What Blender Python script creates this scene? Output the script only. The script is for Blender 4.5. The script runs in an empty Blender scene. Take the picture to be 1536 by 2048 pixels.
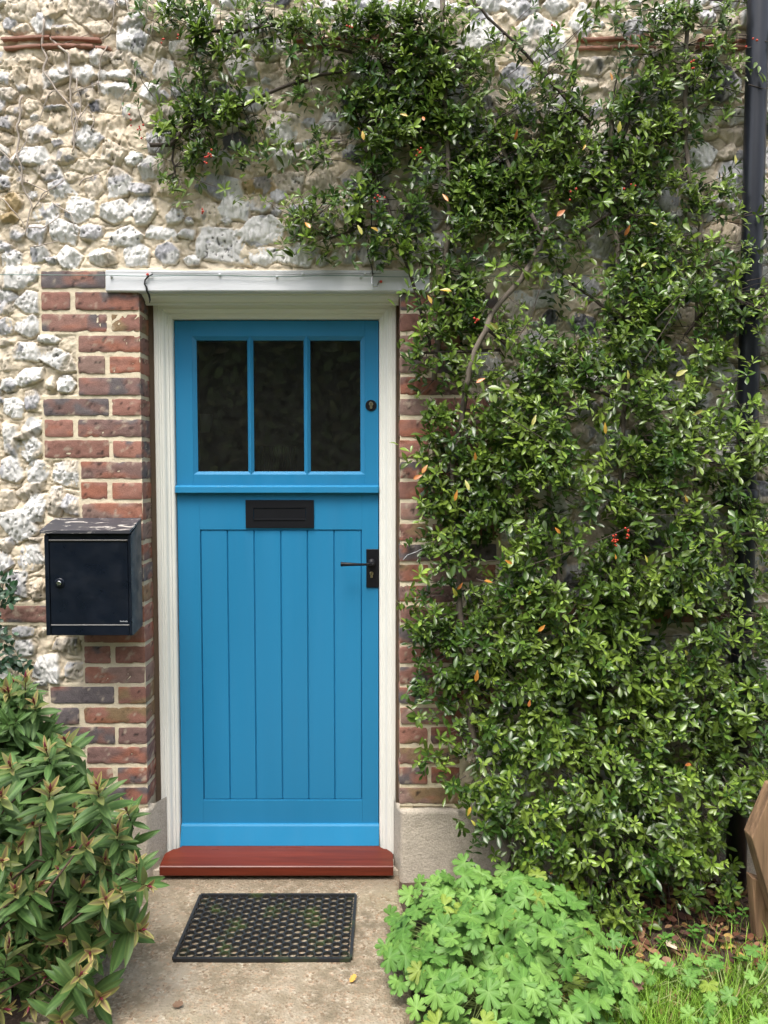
import bpy, math, random
import numpy as np
from mathutils import Vector, Matrix
R = math.radians
rng = np.random.default_rng(7)
random.seed(7)

# ------------------------------------------------------------------ camera, sky, sun
scene = bpy.context.scene
CAM = Vector((0.0, -2.70, 1.47)); PITCH = R(3.13); F = 1538.0
cam_d = bpy.data.cameras.new('camera'); cam = bpy.data.objects.new('camera', cam_d)
scene.collection.objects.link(cam)
cam.location = CAM; cam.rotation_euler = (R(90) - PITCH, 0, 0)
cam_d.sensor_fit = 'VERTICAL'; cam_d.sensor_height = 36.0; cam_d.lens = F / 2048 * 36.0
cam_d.clip_end = 200; cam_d.clip_start = 0.05
scene.camera = cam

SUN_EL, SUN_AZ = R(66), R(196)      # azimuth the light comes from, clockwise from +Y
w = bpy.data.worlds.new('World'); scene.world = w; w.use_nodes = True
nt = w.node_tree; nt.nodes.clear()
sky = nt.nodes.new('ShaderNodeTexSky'); sky.sky_type = 'NISHITA'; sky.sun_disc = False
sky.sun_elevation = SUN_EL; sky.sun_rotation = SUN_AZ; sky.dust_density = 4.0; sky.air_density = 1.0; sky.ozone_density = 1.0
hs = nt.nodes.new('ShaderNodeHueSaturation'); hs.inputs['Saturation'].default_value = 0.42
bg = nt.nodes.new('ShaderNodeBackground'); bg.inputs['Strength'].default_value = 0.15
wo = nt.nodes.new('ShaderNodeOutputWorld')
nt.links.new(sky.outputs[0], hs.inputs['Color']); nt.links.new(hs.outputs[0], bg.inputs['Color']); nt.links.new(bg.outputs[0], wo.inputs[0])
sd = bpy.data.lights.new('sun', 'SUN'); sd.energy = 1.15; sd.angle = R(24); sd.color = (1.0, 0.95, 0.87)
so = bpy.data.objects.new('sun', sd); scene.collection.objects.link(so)
sdir = Vector((math.sin(SUN_AZ) * math.cos(SUN_EL), math.cos(SUN_AZ) * math.cos(SUN_EL), math.sin(SUN_EL)))
so.rotation_euler = sdir.to_track_quat('Z', 'Y').to_euler(); so.location = sdir * 20
scene.view_settings.view_transform = 'Standard'; scene.view_settings.look = 'None'
scene.view_settings.gamma = 1.0; scene.view_settings.exposure = 1.28
try: scene.view_settings.use_curve_mapping = False
except Exception: pass

def at(px, py, Y=0.0):
    """point on the vertical plane y = Y that the photograph shows at pixel (px, py)"""
    dx = (px - 768.0) / F; dy = -(py - 1024.0) / F
    d = Vector((dx, math.cos(PITCH) + dy * math.sin(PITCH), -math.sin(PITCH) + dy * math.cos(PITCH)))
    return CAM + d * ((Y - CAM.y) / d.y)
def gr(px, py, z=0.0):
    dx = (px - 768.0) / F; dy = -(py - 1024.0) / F
    d = Vector((dx, math.cos(PITCH) + dy * math.sin(PITCH), -math.sin(PITCH) + dy * math.cos(PITCH)))
    return CAM + d * ((z - CAM.z) / d.z)

# ------------------------------------------------------------------ helpers
def thing(name, label, cat, loc=(0, 0, 0), group=None):
    o = bpy.data.objects.new(name, None); scene.collection.objects.link(o)
    o.empty_display_size = 0.05; o.location = loc
    o['label'] = label; o['category'] = cat
    if group: o['group'] = group
    return o
def tag(o, label=None, cat=None, group=None, kind=None):
    if label: o['label'] = label
    if cat: o['category'] = cat
    if group: o['group'] = group
    if kind: o['kind'] = kind
    return o
def mesh_np(name, V, Fc, mat, parent=None, col=None, smooth=False, attrs=None):
    V = np.asarray(V, dtype=np.float32); 
    if isinstance(Fc, np.ndarray):
        k = Fc.shape[1]; n = len(Fc)
        loops = Fc.astype(np.int32).ravel(); starts = np.arange(n, dtype=np.int32) * k
    else:
        lens = np.array([len(f) for f in Fc], dtype=np.int32)
        loops = np.concatenate([np.asarray(f, dtype=np.int32) for f in Fc])
        starts = np.concatenate([[0], np.cumsum(lens)[:-1]]).astype(np.int32); n = len(Fc)
    if parent is not None:
        V = V - np.array(parent_origin(parent), dtype=np.float32)
    me = bpy.data.meshes.new(name)
    me.vertices.add(len(V)); me.vertices.foreach_set('co', V.ravel())
    me.loops.add(len(loops)); me.loops.foreach_set('vertex_index', loops)
    me.polygons.add(n); me.polygons.foreach_set('loop_start', starts)
    me.polygons.foreach_set('use_smooth', np.full(n, bool(smooth), dtype=bool))
    me.update(calc_edges=True)
    if col is not None:
        a = me.color_attributes.new('Col', 'FLOAT_COLOR', 'POINT')
        c = np.ones((len(V), 4), dtype=np.float32); c[:, :3] = col
        a.data.foreach_set('color', c.ravel())
    for k_, v_ in (attrs or {}).items():
        a = me.attributes.new(k_, 'FLOAT', 'POINT'); a.data.foreach_set('value', np.asarray(v_, dtype=np.float32))
    me.materials.append(mat)
    o = bpy.data.objects.new(name, me); scene.collection.objects.link(o)
    if parent is not None: o.parent = parent
    return o
def parent_origin(p):
    x, y, z = 0.0, 0.0, 0.0
    while p is not None:
        x += p.location.x; y += p.location.y; z += p.location.z; p = p.parent
    return (x, y, z)

def _h(i, j, k):
    n = (i.astype(np.int64) * 374761393 + j.astype(np.int64) * 668265263 + k.astype(np.int64) * 2147483647) & 0xffffffff
    n = ((n ^ (n >> 13)) * 1274126177) & 0xffffffff
    n = (n ^ (n >> 16)) & 0xffffff
    return n.astype(np.float64) / 0xffffff
def vnoise(x, y, z=0.0):
    x = np.asarray(x, float); y = np.asarray(y, float); z = np.broadcast_to(np.asarray(z, float), x.shape)
    xi = np.floor(x); yi = np.floor(y); zi = np.floor(z)
    fx = x - xi; fy = y - yi; fz = z - zi
    fx = fx * fx * (3 - 2 * fx); fy = fy * fy * (3 - 2 * fy); fz = fz * fz * (3 - 2 * fz)
    r = 0
    for a in (0, 1):
        for b in (0, 1):
            for c in (0, 1):
                r = r + _h(xi + a, yi + b, zi + c) * (fx if a else 1 - fx) * (fy if b else 1 - fy) * (fz if c else 1 - fz)
    return r
def fbm(x, y, z=0.0, o=4):
    s = 0; a = 0.5; t = 0
    for i in range(o):
        f = 2.03 ** i
        s = s + a * vnoise(np.asarray(x) * f + 17.3 * i, np.asarray(y) * f + 9.1 * i, np.asarray(z) * f); t += a; a *= 0.5
    return s / t
def sstep(a, b, x):
    t = np.clip((x - a) / (b - a), 0, 1); return t * t * (3 - 2 * t)

class MB:
    def __init__(s): s.v = []; s.f = []; s.c = []; s.col = (1, 1, 1)
    def add(s, vs, fs):
        b = len(s.v); s.v += [tuple(v) for v in vs]; s.f += [[b + i for i in f] for f in fs]; s.c += [s.col] * len(vs)
    def box(s, x0, x1, y0, y1, z0, z1, b=0.0):
        if b <= 0:
            s.add([(x0, y0, z0), (x1, y0, z0), (x1, y1, z0), (x0, y1, z0), (x0, y0, z1), (x1, y0, z1), (x1, y1, z1), (x0, y1, z1)],
                  [(0, 3, 2, 1), (4, 5, 6, 7), (0, 1, 5, 4), (1, 2, 6, 5), (2, 3, 7, 6), (3, 0, 4, 7)]); return
        # chamfered box
        vs = []; idx = {}
        X = (x0, x1); Y = (y0, y1); Z = (z0, z1)
        for i in (0, 1):
            for j in (0, 1):
                for k in (0, 1):
                    sx = b if i == 0 else -b; sy = b if j == 0 else -b; sz = b if k == 0 else -b
                    idx[(i, j, k, 0)] = len(vs); vs.append((X[i], Y[j] + sy, Z[k] + sz))
                    idx[(i, j, k, 1)] = len(vs); vs.append((X[i] + sx, Y[j], Z[k] + sz))
                    idx[(i, j, k, 2)] = len(vs); vs.append((X[i] + sx, Y[j] + sy, Z[k]))
        fs = []
        g = lambda i, j, k, a: idx[(i, j, k, a)]
        fs.append([g(0, 0, 0, 0), g(0, 0, 1, 0), g(0, 1, 1, 0), g(0, 1, 0, 0)]); fs.append([g(1, 0, 0, 0), g(1, 1, 0, 0), g(1, 1, 1, 0), g(1, 0, 1, 0)])
        fs.append([g(0, 0, 0, 1), g(1, 0, 0, 1), g(1, 0, 1, 1), g(0, 0, 1, 1)]); fs.append([g(0, 1, 0, 1), g(0, 1, 1, 1), g(1, 1, 1, 1), g(1, 1, 0, 1)])
        fs.append([g(0, 0, 0, 2), g(0, 1, 0, 2), g(1, 1, 0, 2), g(1, 0, 0, 2)]); fs.append([g(0, 0, 1, 2), g(1, 0, 1, 2), g(1, 1, 1, 2), g(0, 1, 1, 2)])
        for j in (0, 1):
            for k in (0, 1):
                f = [g(0, j, k, 1), g(1, j, k, 1), g(1, j, k, 2), g(0, j, k, 2)]; fs.append(f if (j + k) % 2 == 1 else f[::-1])
        for i in (0, 1):
            for k in (0, 1):
                f = [g(i, 0, k, 0), g(i, 1, k, 0), g(i, 1, k, 2), g(i, 0, k, 2)]; fs.append(f if (i + k) % 2 == 0 else f[::-1])
        for i in (0, 1):
            for j in (0, 1):
                f = [g(i, j, 0, 0), g(i, j, 1, 0), g(i, j, 1, 1), g(i, j, 0, 1)]; fs.append(f if (i + j) % 2 == 1 else f[::-1])
        for i in (0, 1):
            for j in (0, 1):
                for k in (0, 1):
                    f = [g(i, j, k, 0), g(i, j, k, 1), g(i, j, k, 2)]; fs.append(f if (i + j + k) % 2 == 0 else f[::-1])
        s.add(vs, fs)
    def tube(s, pts, rad, n=6, caps=True):
        pts = [Vector(p) for p in pts]
        if not hasattr(rad, '__len__'): rad = [rad] * len(pts)
        b = len(s.v); up = None
        for i, p in enumerate(pts):
            t = (pts[min(i + 1, len(pts) - 1)] - pts[max(i - 1, 0)])
            if t.length < 1e-9: t = Vector((0, 0, 1))
            t.normalize()
            if up is None:
                up = Vector((0, 0, 1)) if abs(t.z) < 0.9 else Vector((0, 1, 0))
            u = (up - t * up.dot(t)); 
            if u.length < 1e-6: u = t.orthogonal()
            u.normalize(); up = u; v = t.cross(u)
            for k in range(n):
                a = 2 * math.pi * k / n
                s.v.append(tuple(p + (u * math.cos(a) + v * math.sin(a)) * rad[i])); s.c.append(s.col)
        for i in range(len(pts) - 1):
            for k in range(n):
                s.f.append([b + i * n + k, b + i * n + (k + 1) % n, b + (i + 1) * n + (k + 1) % n, b + (i + 1) * n + k])
        if caps:
            s.f.append([b + k for k in range(n)][::-1]); s.f.append([b + (len(pts) - 1) * n + k for k in range(n)])
    def prism(s, poly, axis, a, b):
        """poly: 2D points; axis 'z' -> (x,y), 'x' -> (y,z), 'y' -> (x,z)"""
        n = len(poly)
        def P(q, t):
            if axis == 'z': return (q[0], q[1], t)
            if axis == 'x': return (t, q[0], q[1])
            return (q[0], t, q[1])
        s.add([P(q, a) for q in poly] + [P(q, b) for q in poly],
              [list(range(n))[::-1], list(range(n, 2 * n))] + [[i, (i + 1) % n, n + (i + 1) % n, n + i] for i in range(n)])
    def disc(s, c, r, y0, y1, n=28, bev=0.0):
        """lathe about y axis through c=(x,z): front y0 (nearer camera) to y1"""
        rings = [(0, y0)] + ([(r - bev, y0), (r, y0 + bev)] if bev else [(r, y0)]) + [(r, y1)]
        s.lathe(c, rings, n)
    def lathe(s, c, rings, n=28):
        b = len(s.v)
        for (r, y) in rings:
            for k in range(n):
                a = 2 * math.pi * k / n
                s.v.append((c[0] + r * math.cos(a), y, c[1] + r * math.sin(a))); s.c.append(s.col)
        for i in range(len(rings) - 1):
            for k in range(n):
                s.f.append([b + i * n + k, b + i * n + (k + 1) % n, b + (i + 1) * n + (k + 1) % n, b + (i + 1) * n + k])
    def build(s, name, mat, parent=None, smooth=False, usecol=False, fix=True):
        o = mesh_np(name, np.array(s.v), s.f, mat, parent, np.array(s.c) if usecol else None, smooth)
        if fix:
            import bmesh
            bm = bmesh.new(); bm.from_mesh(o.data)
            bmesh.ops.remove_doubles(bm, verts=bm.verts, dist=1e-6)
            bmesh.ops.recalc_face_normals(bm, faces=bm.faces); bm.to_mesh(o.data); bm.free()
        if smooth == 'auto':
            pass
        return o

# ------------------------------------------------------------------ materials
def mat(name, color, rough=0.6, bump=0.0, bscale=60.0, var=0.0, vscale=8.0, metal=0.0, spec=0.5, attr=False,
        stretch=(1, 1, 1), fine=0.0, fscale=400.0, coat=0.0, transl=0.0, bdist=0.002, rvar=0.0, stain=None):
    m = bpy.data.materials.new(name); m.use_nodes = True; t = m.node_tree; N = t.nodes; L = t.links
    b = N['Principled BSDF']; b.inputs['Roughness'].default_value = rough; b.inputs['Metallic'].default_value = metal
    b.inputs['Specular IOR Level'].default_value = spec
    if coat: b.inputs['Coat Weight'].default_value = coat; b.inputs['Coat Roughness'].default_value = 0.15
    tc = N.new('ShaderNodeTexCoord'); mp = N.new('ShaderNodeMapping'); mp.inputs['Scale'].default_value = stretch
    L.new(tc.outputs['Object'], mp.inputs[0])
    if attr:
        a = N.new('ShaderNodeAttribute'); a.attribute_name = 'Col'; src = a.outputs['Color']
    else:
        c = N.new('ShaderNodeRGB'); c.outputs[0].default_value = (*color, 1); src = c.outputs[0]
    def vary(src, sc, amt, det):
        n = N.new('ShaderNodeTexNoise'); n.inputs['Scale'].default_value = sc; n.inputs['Detail'].default_value = det
        L.new(mp.outputs[0], n.inputs['Vector'])
        mr = N.new('ShaderNodeMapRange'); mr.inputs['From Min'].default_value = 0.25; mr.inputs['From Max'].default_value = 0.75
        mr.inputs['To Min'].default_value = 1 - amt; mr.inputs['To Max'].default_value = 1 + amt
        L.new(n.outputs['Fac'], mr.inputs[0])
        mx = N.new('ShaderNodeVectorMath'); mx.operation = 'SCALE'; L.new(src, mx.inputs[0]); L.new(mr.outputs[0], mx.inputs['Scale'])
        return mx.outputs[0]
    if var: src = vary(src, vscale, var, 5)
    if fine: src = vary(src, fscale, fine, 2)
    if stain:            # dried splash dirt and streaks that belong to the surface
        n = N.new('ShaderNodeTexNoise'); n.inputs['Scale'].default_value = stain[1]; n.inputs['Detail'].default_value = 7; n.inputs['Roughness'].default_value = 0.65
        L.new(mp.outputs[0], n.inputs['Vector'])
        r = N.new('ShaderNodeValToRGB'); r.color_ramp.elements[0].position = stain[2]; r.color_ramp.elements[0].color = (0, 0, 0, 1)
        r.color_ramp.elements[1].position = stain[3]; r.color_ramp.elements[1].color = (stain[4],) * 3 + (1,)
        L.new(n.outputs['Fac'], r.inputs[0])
        c2 = N.new('ShaderNodeRGB'); c2.outputs[0].default_value = (*stain[0], 1)
        x = N.new('ShaderNodeMix'); x.data_type = 'RGBA'; L.new(r.outputs[0], x.inputs[0]); L.new(src, x.inputs[6]); L.new(c2.outputs[0], x.inputs[7]); src = x.outputs[2]
    if rvar:
        n = N.new('ShaderNodeTexNoise'); n.inputs['Scale'].default_value = 22; n.inputs['Detail'].default_value = 6; L.new(mp.outputs[0], n.inputs['Vector'])
        mr = N.new('ShaderNodeMapRange'); mr.inputs['From Min'].default_value = .3; mr.inputs['From Max'].default_value = .7; mr.inputs['To Min'].default_value = rough - rvar; mr.inputs['To Max'].default_value = rough + rvar
        L.new(n.outputs['Fac'], mr.inputs[0]); L.new(mr.outputs[0], b.inputs['Roughness'])
    L.new(src, b.inputs['Base Color'])
    if bump:
        n = N.new('ShaderNodeTexNoise'); n.inputs['Scale'].default_value = bscale; n.inputs['Detail'].default_value = 6
        L.new(mp.outputs[0], n.inputs['Vector'])
        bp = N.new('ShaderNodeBump'); bp.inputs['Strength'].default_value = bump; bp.inputs['Distance'].default_value = bdist
        L.new(n.outputs['Fac'], bp.inputs['Height']); L.new(bp.outputs[0], b.inputs['Normal'])
    if transl:
        tr = N.new('ShaderNodeBsdfTranslucent'); L.new(src, tr.inputs['Color'])
        mx = N.new('ShaderNodeMixShader'); mx.inputs[0].default_value = transl
        L.new(b.outputs[0], mx.inputs[1]); L.new(tr.outputs[0], mx.inputs[2])
        L.new(mx.outputs[0], N['Material Output'].inputs['Surface'])
    return m
M = {}
M['flint'] = mat('flint_and_mortar', (1, 1, 1), 0.72, 0.5, 190, 0.05, 60, attr=True, fine=0.08, fscale=420, bdist=0.003)
M['brick'] = mat('old_brick', (1, 1, 1), 0.85, 0.6, 230, 0.16, 70, attr=True, fine=0.15, fscale=600, bdist=0.003)
M['tile'] = mat('clay_tile', (0.33, 0.165, 0.12), 0.8, 0.4, 120, 0.2, 25)
M['lintel'] = mat('lintel_paint', (0.66, 0.67, 0.69), 0.5, 0.35, 60, 0.05, 12, stretch=(0.15, 1, 1), stain=((.35, .33, .28), 16, .62, .72, .5))
M['render'] = mat('cement_render', (0.46, 0.405, 0.33), 0.9, 0.7, 120, 0.22, 7, fine=0.25, fscale=230, bdist=.004, stain=((.20, .165, .11), 6, .54, .7, .6))
M['frame'] = mat('frame_paint', (0.80, 0.795, 0.735), 0.42, 0.0, 90, 0.02, 6, rvar=.06)
M['blue'] = mat('door_blue_paint', (0.020, 0.205, 0.400), 0.42, 0.16, 150, 0.07, 6, stretch=(1, 1, 0.07), rvar=.10, spec=.35)
M['black'] = mat('black_iron', (0.006, 0.0065, 0.009), 0.45, 0.15, 200, 0.1, 30, spec=0.3)
M['brass'] = mat('worn_brass', (0.55, 0.47, 0.30), 0.3, metal=1.0)
M['steel'] = mat('steel', (0.6, 0.6, 0.6), 0.25, metal=1.0)
M['hole'] = mat('keyhole_dark', (0.004, 0.004, 0.004), 0.8)
M['sill'] = mat('stained_hardwood', (0.125, 0.020, 0.009), 0.36, 0.25, 60, 0.6, 26, stretch=(0.06, 1, 1), rvar=.1, spec=.3, stain=((.05, .009, .004), 14, .46, .64, .75))
M['rubber'] = mat('mat_rubber', (0.016, 0.017, 0.018), 0.5, 0.3, 150, 0.25, 20)
M['box'] = mat('box_enamel', (0.0045, 0.0075, 0.015), 0.36, 0.12, 90, 0.2, 10, spec=0.35, rvar=.12, stain=((.05, .055, .06), 9, .6, .75, .3))
M['pipe'] = mat('pipe_paint', (0.014, 0.016, 0.024), 0.33, 0.15, 60, 0.2, 14, stretch=(1, 1, 0.3))
M['gap'] = mat('perished_timber', (0.12, 0.085, 0.055), 0.9, 0.4, 90, 0.3, 14, stretch=(1, 1, 0.15))
M['bark'] = mat('bark', (0.17, 0.14, 0.11), 0.85, 0.7, 150, 0.4, 30, stretch=(1, 1, 0.5))
M['bark2'] = mat('dark_bark', (0.06, 0.045, 0.035), 0.85, 0.7, 150, 0.4, 30)
M['drystem'] = mat('dry_stem', (0.40, 0.34, 0.29), 0.85, 0.4, 200, 0.2, 30)
M['leaf'] = mat('glossy_leaf', (1, 1, 1), 0.29, 0, attr=True, spec=0.5, transl=0.16)
M['softleaf'] = mat('soft_leaf', (1, 1, 1), 0.5, 0.3, 160, attr=True, spec=0.3, transl=0.22, var=.12, vscale=35)
M['grass'] = mat('grass_blade', (1, 1, 1), 0.5, 0, attr=True, spec=0.3, transl=0.35)
M['litter'] = mat('dead_leaf', (1, 1, 1), 0.75, 0.3, 120, attr=True)
M['berry'] = mat('berry_skin', (0.5, 0.045, 0.02), 0.3)
M['wire_g'] = mat('green_wire', (0.16, 0.25, 0.22), 0.5)
M['wire_s'] = mat('grey_wire', (0.30, 0.31, 0.32), 0.5)
M['wire_k'] = mat('black_cord', (0.012, 0.011, 0.011), 0.7)
M['wood'] = mat('weathered_wood', (0.25, 0.15, 0.085), 0.85, 1.0, 90, 0.6, 40, stretch=(1, 1, 0.07), bdist=.006)
M['soil'] = mat('soil', (0.055, 0.035, 0.024), 0.95, 0.9, 60, 0.4, 14, fine=0.3, fscale=200, bdist=0.01)
M['lawn'] = mat('lawn_soil', (0.05, 0.07, 0.02), 0.95, 0.9, 60, 0.4, 9, bdist=0.01)
M['room'] = mat('room_plaster', (0.30, 0.28, 0.24), 0.9)
M['curtain'] = mat('curtain_cloth', (0.70, 0.68, 0.60), 0.9)
M['vase'] = mat('vase_glaze', (0.5, 0.5, 0.46), 0.4)

def concrete():
    m = bpy.data.materials.new('path_concrete'); m.use_nodes = True; t = m.node_tree; N = t.nodes; L = t.links
    b = N['Principled BSDF']; b.inputs['Roughness'].default_value = 0.9; b.inputs['Specular IOR Level'].default_value = 0.3
    tc = N.new('ShaderNodeTexCoord')
    def noise(sc, d=6, r=0.6):
        n = N.new('ShaderNodeTexNoise'); n.inputs['Scale'].default_value = sc; n.inputs['Detail'].default_value = d; n.inputs['Roughness'].default_value = r
        L.new(tc.outputs['Object'], n.inputs['Vector']); return n.outputs['Fac']
    def ramp(f, stops):
        r = N.new('ShaderNodeValToRGB'); e = r.color_ramp.elements
        e[0].position, e[0].color = stops[0][0], (*stops[0][1], 1); e[1].position, e[1].color = stops[-1][0], (*stops[-1][1], 1)
        for p, c in stops[1:-1]:
            q = e.new(p); q.color = (*c, 1)
        L.new(f, r.inputs[0]); return r.outputs[0]
    def mix(f, a, c, mode='MIX'):
        x = N.new('ShaderNodeMix'); x.data_type = 'RGBA'; x.blend_type = mode
        if isinstance(f, float): x.inputs[0].default_value = f
        else: L.new(f, x.inputs[0])
        L.new(a, x.inputs[6]); L.new(c, x.inputs[7]); return x.outputs[2]
    base = ramp(noise(4.5), [(0.32, (0.13, 0.105, 0.07)), (0.5, (0.255, 0.21, 0.145)), (0.66, (0.37, 0.32, 0.245))])
    v = N.new('ShaderNodeTexVoronoi'); v.inputs['Scale'].default_value = 130; L.new(tc.outputs['Object'], v.inputs['Vector'])
    sep = N.new('ShaderNodeSeparateColor'); L.new(v.outputs['Color'], sep.inputs[0])
    peb = ramp(sep.outputs[0], [(0.0, (0.16, 0.10, 0.06)), (0.35, (0.34, 0.28, 0.20)), (0.6, (0.42, 0.36, 0.27)), (0.8, (0.38, 0.24, 0.15)), (0.92, (0.52, 0.46, 0.36))])
    mask = ramp(noise(26, 4), [(0.40, (0, 0, 0)), (0.62, (0.75, 0.75, 0.75))])
    c = mix(mask, base, peb)
    green = ramp(noise(2.3, 5), [(0.55, (0, 0, 0)), (0.72, (0.55, 0.55, 0.55))])
    gc = N.new('ShaderNodeRGB'); gc.outputs[0].default_value = (0.13, 0.12, 0.035, 1)
    c = mix(green, c, gc.outputs[0])
    # damp dark band that keeps the foot of the wall
    sx = N.new('ShaderNodeSeparateXYZ'); L.new(tc.outputs['Object'], sx.inputs[0])
    ad = N.new('ShaderNodeMath'); ad.operation = 'MULTIPLY_ADD'; L.new(noise(9, 5), ad.inputs[0]); ad.inputs[1].default_value = 0.22; L.new(sx.outputs['Y'], ad.inputs[2])
    dr = ramp(ad.outputs[0], [(0.0, (0, 0, 0)), (0.1, (0.55, 0.55, 0.55))])
    dk = N.new('ShaderNodeRGB'); dk.outputs[0].default_value = (0.15, 0.115, 0.08, 1)
    c = mix(dr, c, dk.outputs[0])
    L.new(c, b.inputs['Base Color'])
    bp = N.new('ShaderNodeBump'); bp.inputs['Strength'].default_value = 0.8; bp.inputs['Distance'].default_value = 0.004
    mx = N.new('ShaderNodeMath'); mx.operation = 'ADD'; L.new(noise(150, 4), mx.inputs[0]); L.new(v.outputs['Distance'], mx.inputs[1])
    L.new(mx.outputs[0], bp.inputs['Height']); L.new(bp.outputs[0], b.inputs['Normal'])
    return m
M['path'] = concrete()
def glass():
    m = bpy.data.materials.new('window_glass'); m.use_nodes = True; t = m.node_tree; N = t.nodes; L = t.links
    N.remove(N['Principled BSDF'])
    g = N.new('ShaderNodeBsdfGlossy'); g.inputs['Roughness'].default_value = 0.015; g.inputs['Color'].default_value = (0.95, 0.97, 0.95, 1)
    tr = N.new('ShaderNodeBsdfTransparent'); tr.inputs['Color'].default_value = (0.82, 0.86, 0.83, 1)
    fr = N.new('ShaderNodeFresnel'); fr.inputs['IOR'].default_value = 1.85
    mx = N.new('ShaderNodeMixShader'); L.new(fr.outputs[0], mx.inputs[0]); L.new(tr.outputs[0], mx.inputs[1]); L.new(g.outputs[0], mx.inputs[2])
    df = N.new('ShaderNodeBsdfDiffuse'); df.inputs['Color'].default_value = (.55, .56, .50, 1)  # dust film whose pale haze is mixed in to brighten the dark panes
    tc = N.new('ShaderNodeTexCoord'); nz = N.new('ShaderNodeTexNoise'); nz.inputs['Scale'].default_value = 40; nz.inputs['Detail'].default_value = 8; L.new(tc.outputs['Object'], nz.inputs['Vector'])
    mr = N.new('ShaderNodeMapRange'); mr.inputs['From Min'].default_value = .3; mr.inputs['From Max'].default_value = .7; mr.inputs['To Min'].default_value = .012; mr.inputs['To Max'].default_value = .026; L.new(nz.outputs['Fac'], mr.inputs[0])
    m2 = N.new('ShaderNodeMixShader'); L.new(mr.outputs[0], m2.inputs[0]); L.new(mx.outputs[0], m2.inputs[1]); L.new(df.outputs[0], m2.inputs[2])
    L.new(m2.outputs[0], N['Material Output'].inputs['Surface']); return m
M['glass'] = glass()
def scuffed():
    m = mat('box_lid_enamel', (0.03, 0.033, 0.045), 0.45, 0.2, 80)
    t = m.node_tree; N = t.nodes; L = t.links; b = N['Principled BSDF']
    tc = N.new('ShaderNodeTexCoord'); mp = N.new('ShaderNodeMapping'); mp.inputs['Scale'].default_value = (0.35, 1, 1); L.new(tc.outputs['Object'], mp.inputs[0])
    n = N.new('ShaderNodeTexNoise'); n.inputs['Scale'].default_value = 38; n.inputs['Detail'].default_value = 8; n.inputs['Roughness'].default_value = 0.68; n.inputs['Distortion'].default_value = 1.0
    L.new(mp.outputs[0], n.inputs['Vector'])
    r = N.new('ShaderNodeValToRGB'); r.color_ramp.elements[0].position = 0.55; r.color_ramp.elements[0].color = (0.045, 0.045, 0.055, 1)
    r.color_ramp.elements[1].position = 0.63; r.color_ramp.elements[1].color = (0.5, 0.47, 0.43, 1)
    L.new(n.outputs['Fac'], r.inputs[0]); L.new(r.outputs[0], b.inputs['Base Color']); return m
M['lid'] = scuffed()

# ------------------------------------------------------------------ key dimensions
XL, XR = -0.845, 0.054                     # door opening in the wall
COURSE = 0.0728
zc0 = at(160, 542).z                       # top of first brick course
Z_LB = at(558, 586).z; Z_LT = at(558, 543).z
XNL, XWL = -1.063, -1.187                  # quoin edges, left (narrow, wide)
XNR, XWR = 0.272, 0.396
def wide(i): return (i % 6) in (0, 1, 2) if i < 18 else i in (20, 21, 22)
NC = 26
PL_Z = at(160, 1618).z                     # top of cement plinth

# ------------------------------------------------------------------ the wall
wall = thing('cottage_wall', 'flint and brick cottage wall with pale sandy mortar around a blue door', 'wall')
STEP = 0.0035
gx = np.arange(-2.1, 2.1, STEP); gz = np.arange(-0.06, 3.78, STEP)
NX, NZ = len(gx), len(gz)
GX, GZ = np.meshgrid(gx, gz)
wx = GX + 0.012 * (fbm(GX * 9, GZ * 9, 3.1, 3) - .5); 
mort = 0.026 * (fbm(GX * 13 + 6 * wx, GZ * 19, 1.3, 4) - 0.5) + 0.010 * (fbm(GX * 45, GZ * 60, 5.3, 3) - 0.5) - 0.006 * sstep(.05, 0, np.abs(fbm(GX * 10, GZ * 16, 9.9, 3) - .5))
Hf = mort.copy()                            # height toward the viewer
n1 = fbm(GX * 6, GZ * 6, 8.8, 4)[..., None]; n2 = fbm(GX * 40, GZ * 40, 2.2, 3)[..., None]
cm = np.array([0.74, 0.63, 0.475]) * (1 - 0.35 * n1) + np.array([0.12, 0.10, 0.07]) * n2
deep = sstep(0.0, -0.006, mort)[..., None]
COLF = cm * (1 - 0.22 * deep)
PAL = {'w': (0.68, 0.665, 0.64), 'g': (0.52, 0.51, 0.52), 'b': (0.66, 0.57, 0.45), 'd': (0.12, 0.12, 0.135), 'o': (0.42, 0.31, 0.16)}
MASK = np.zeros_like(GX)
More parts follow.
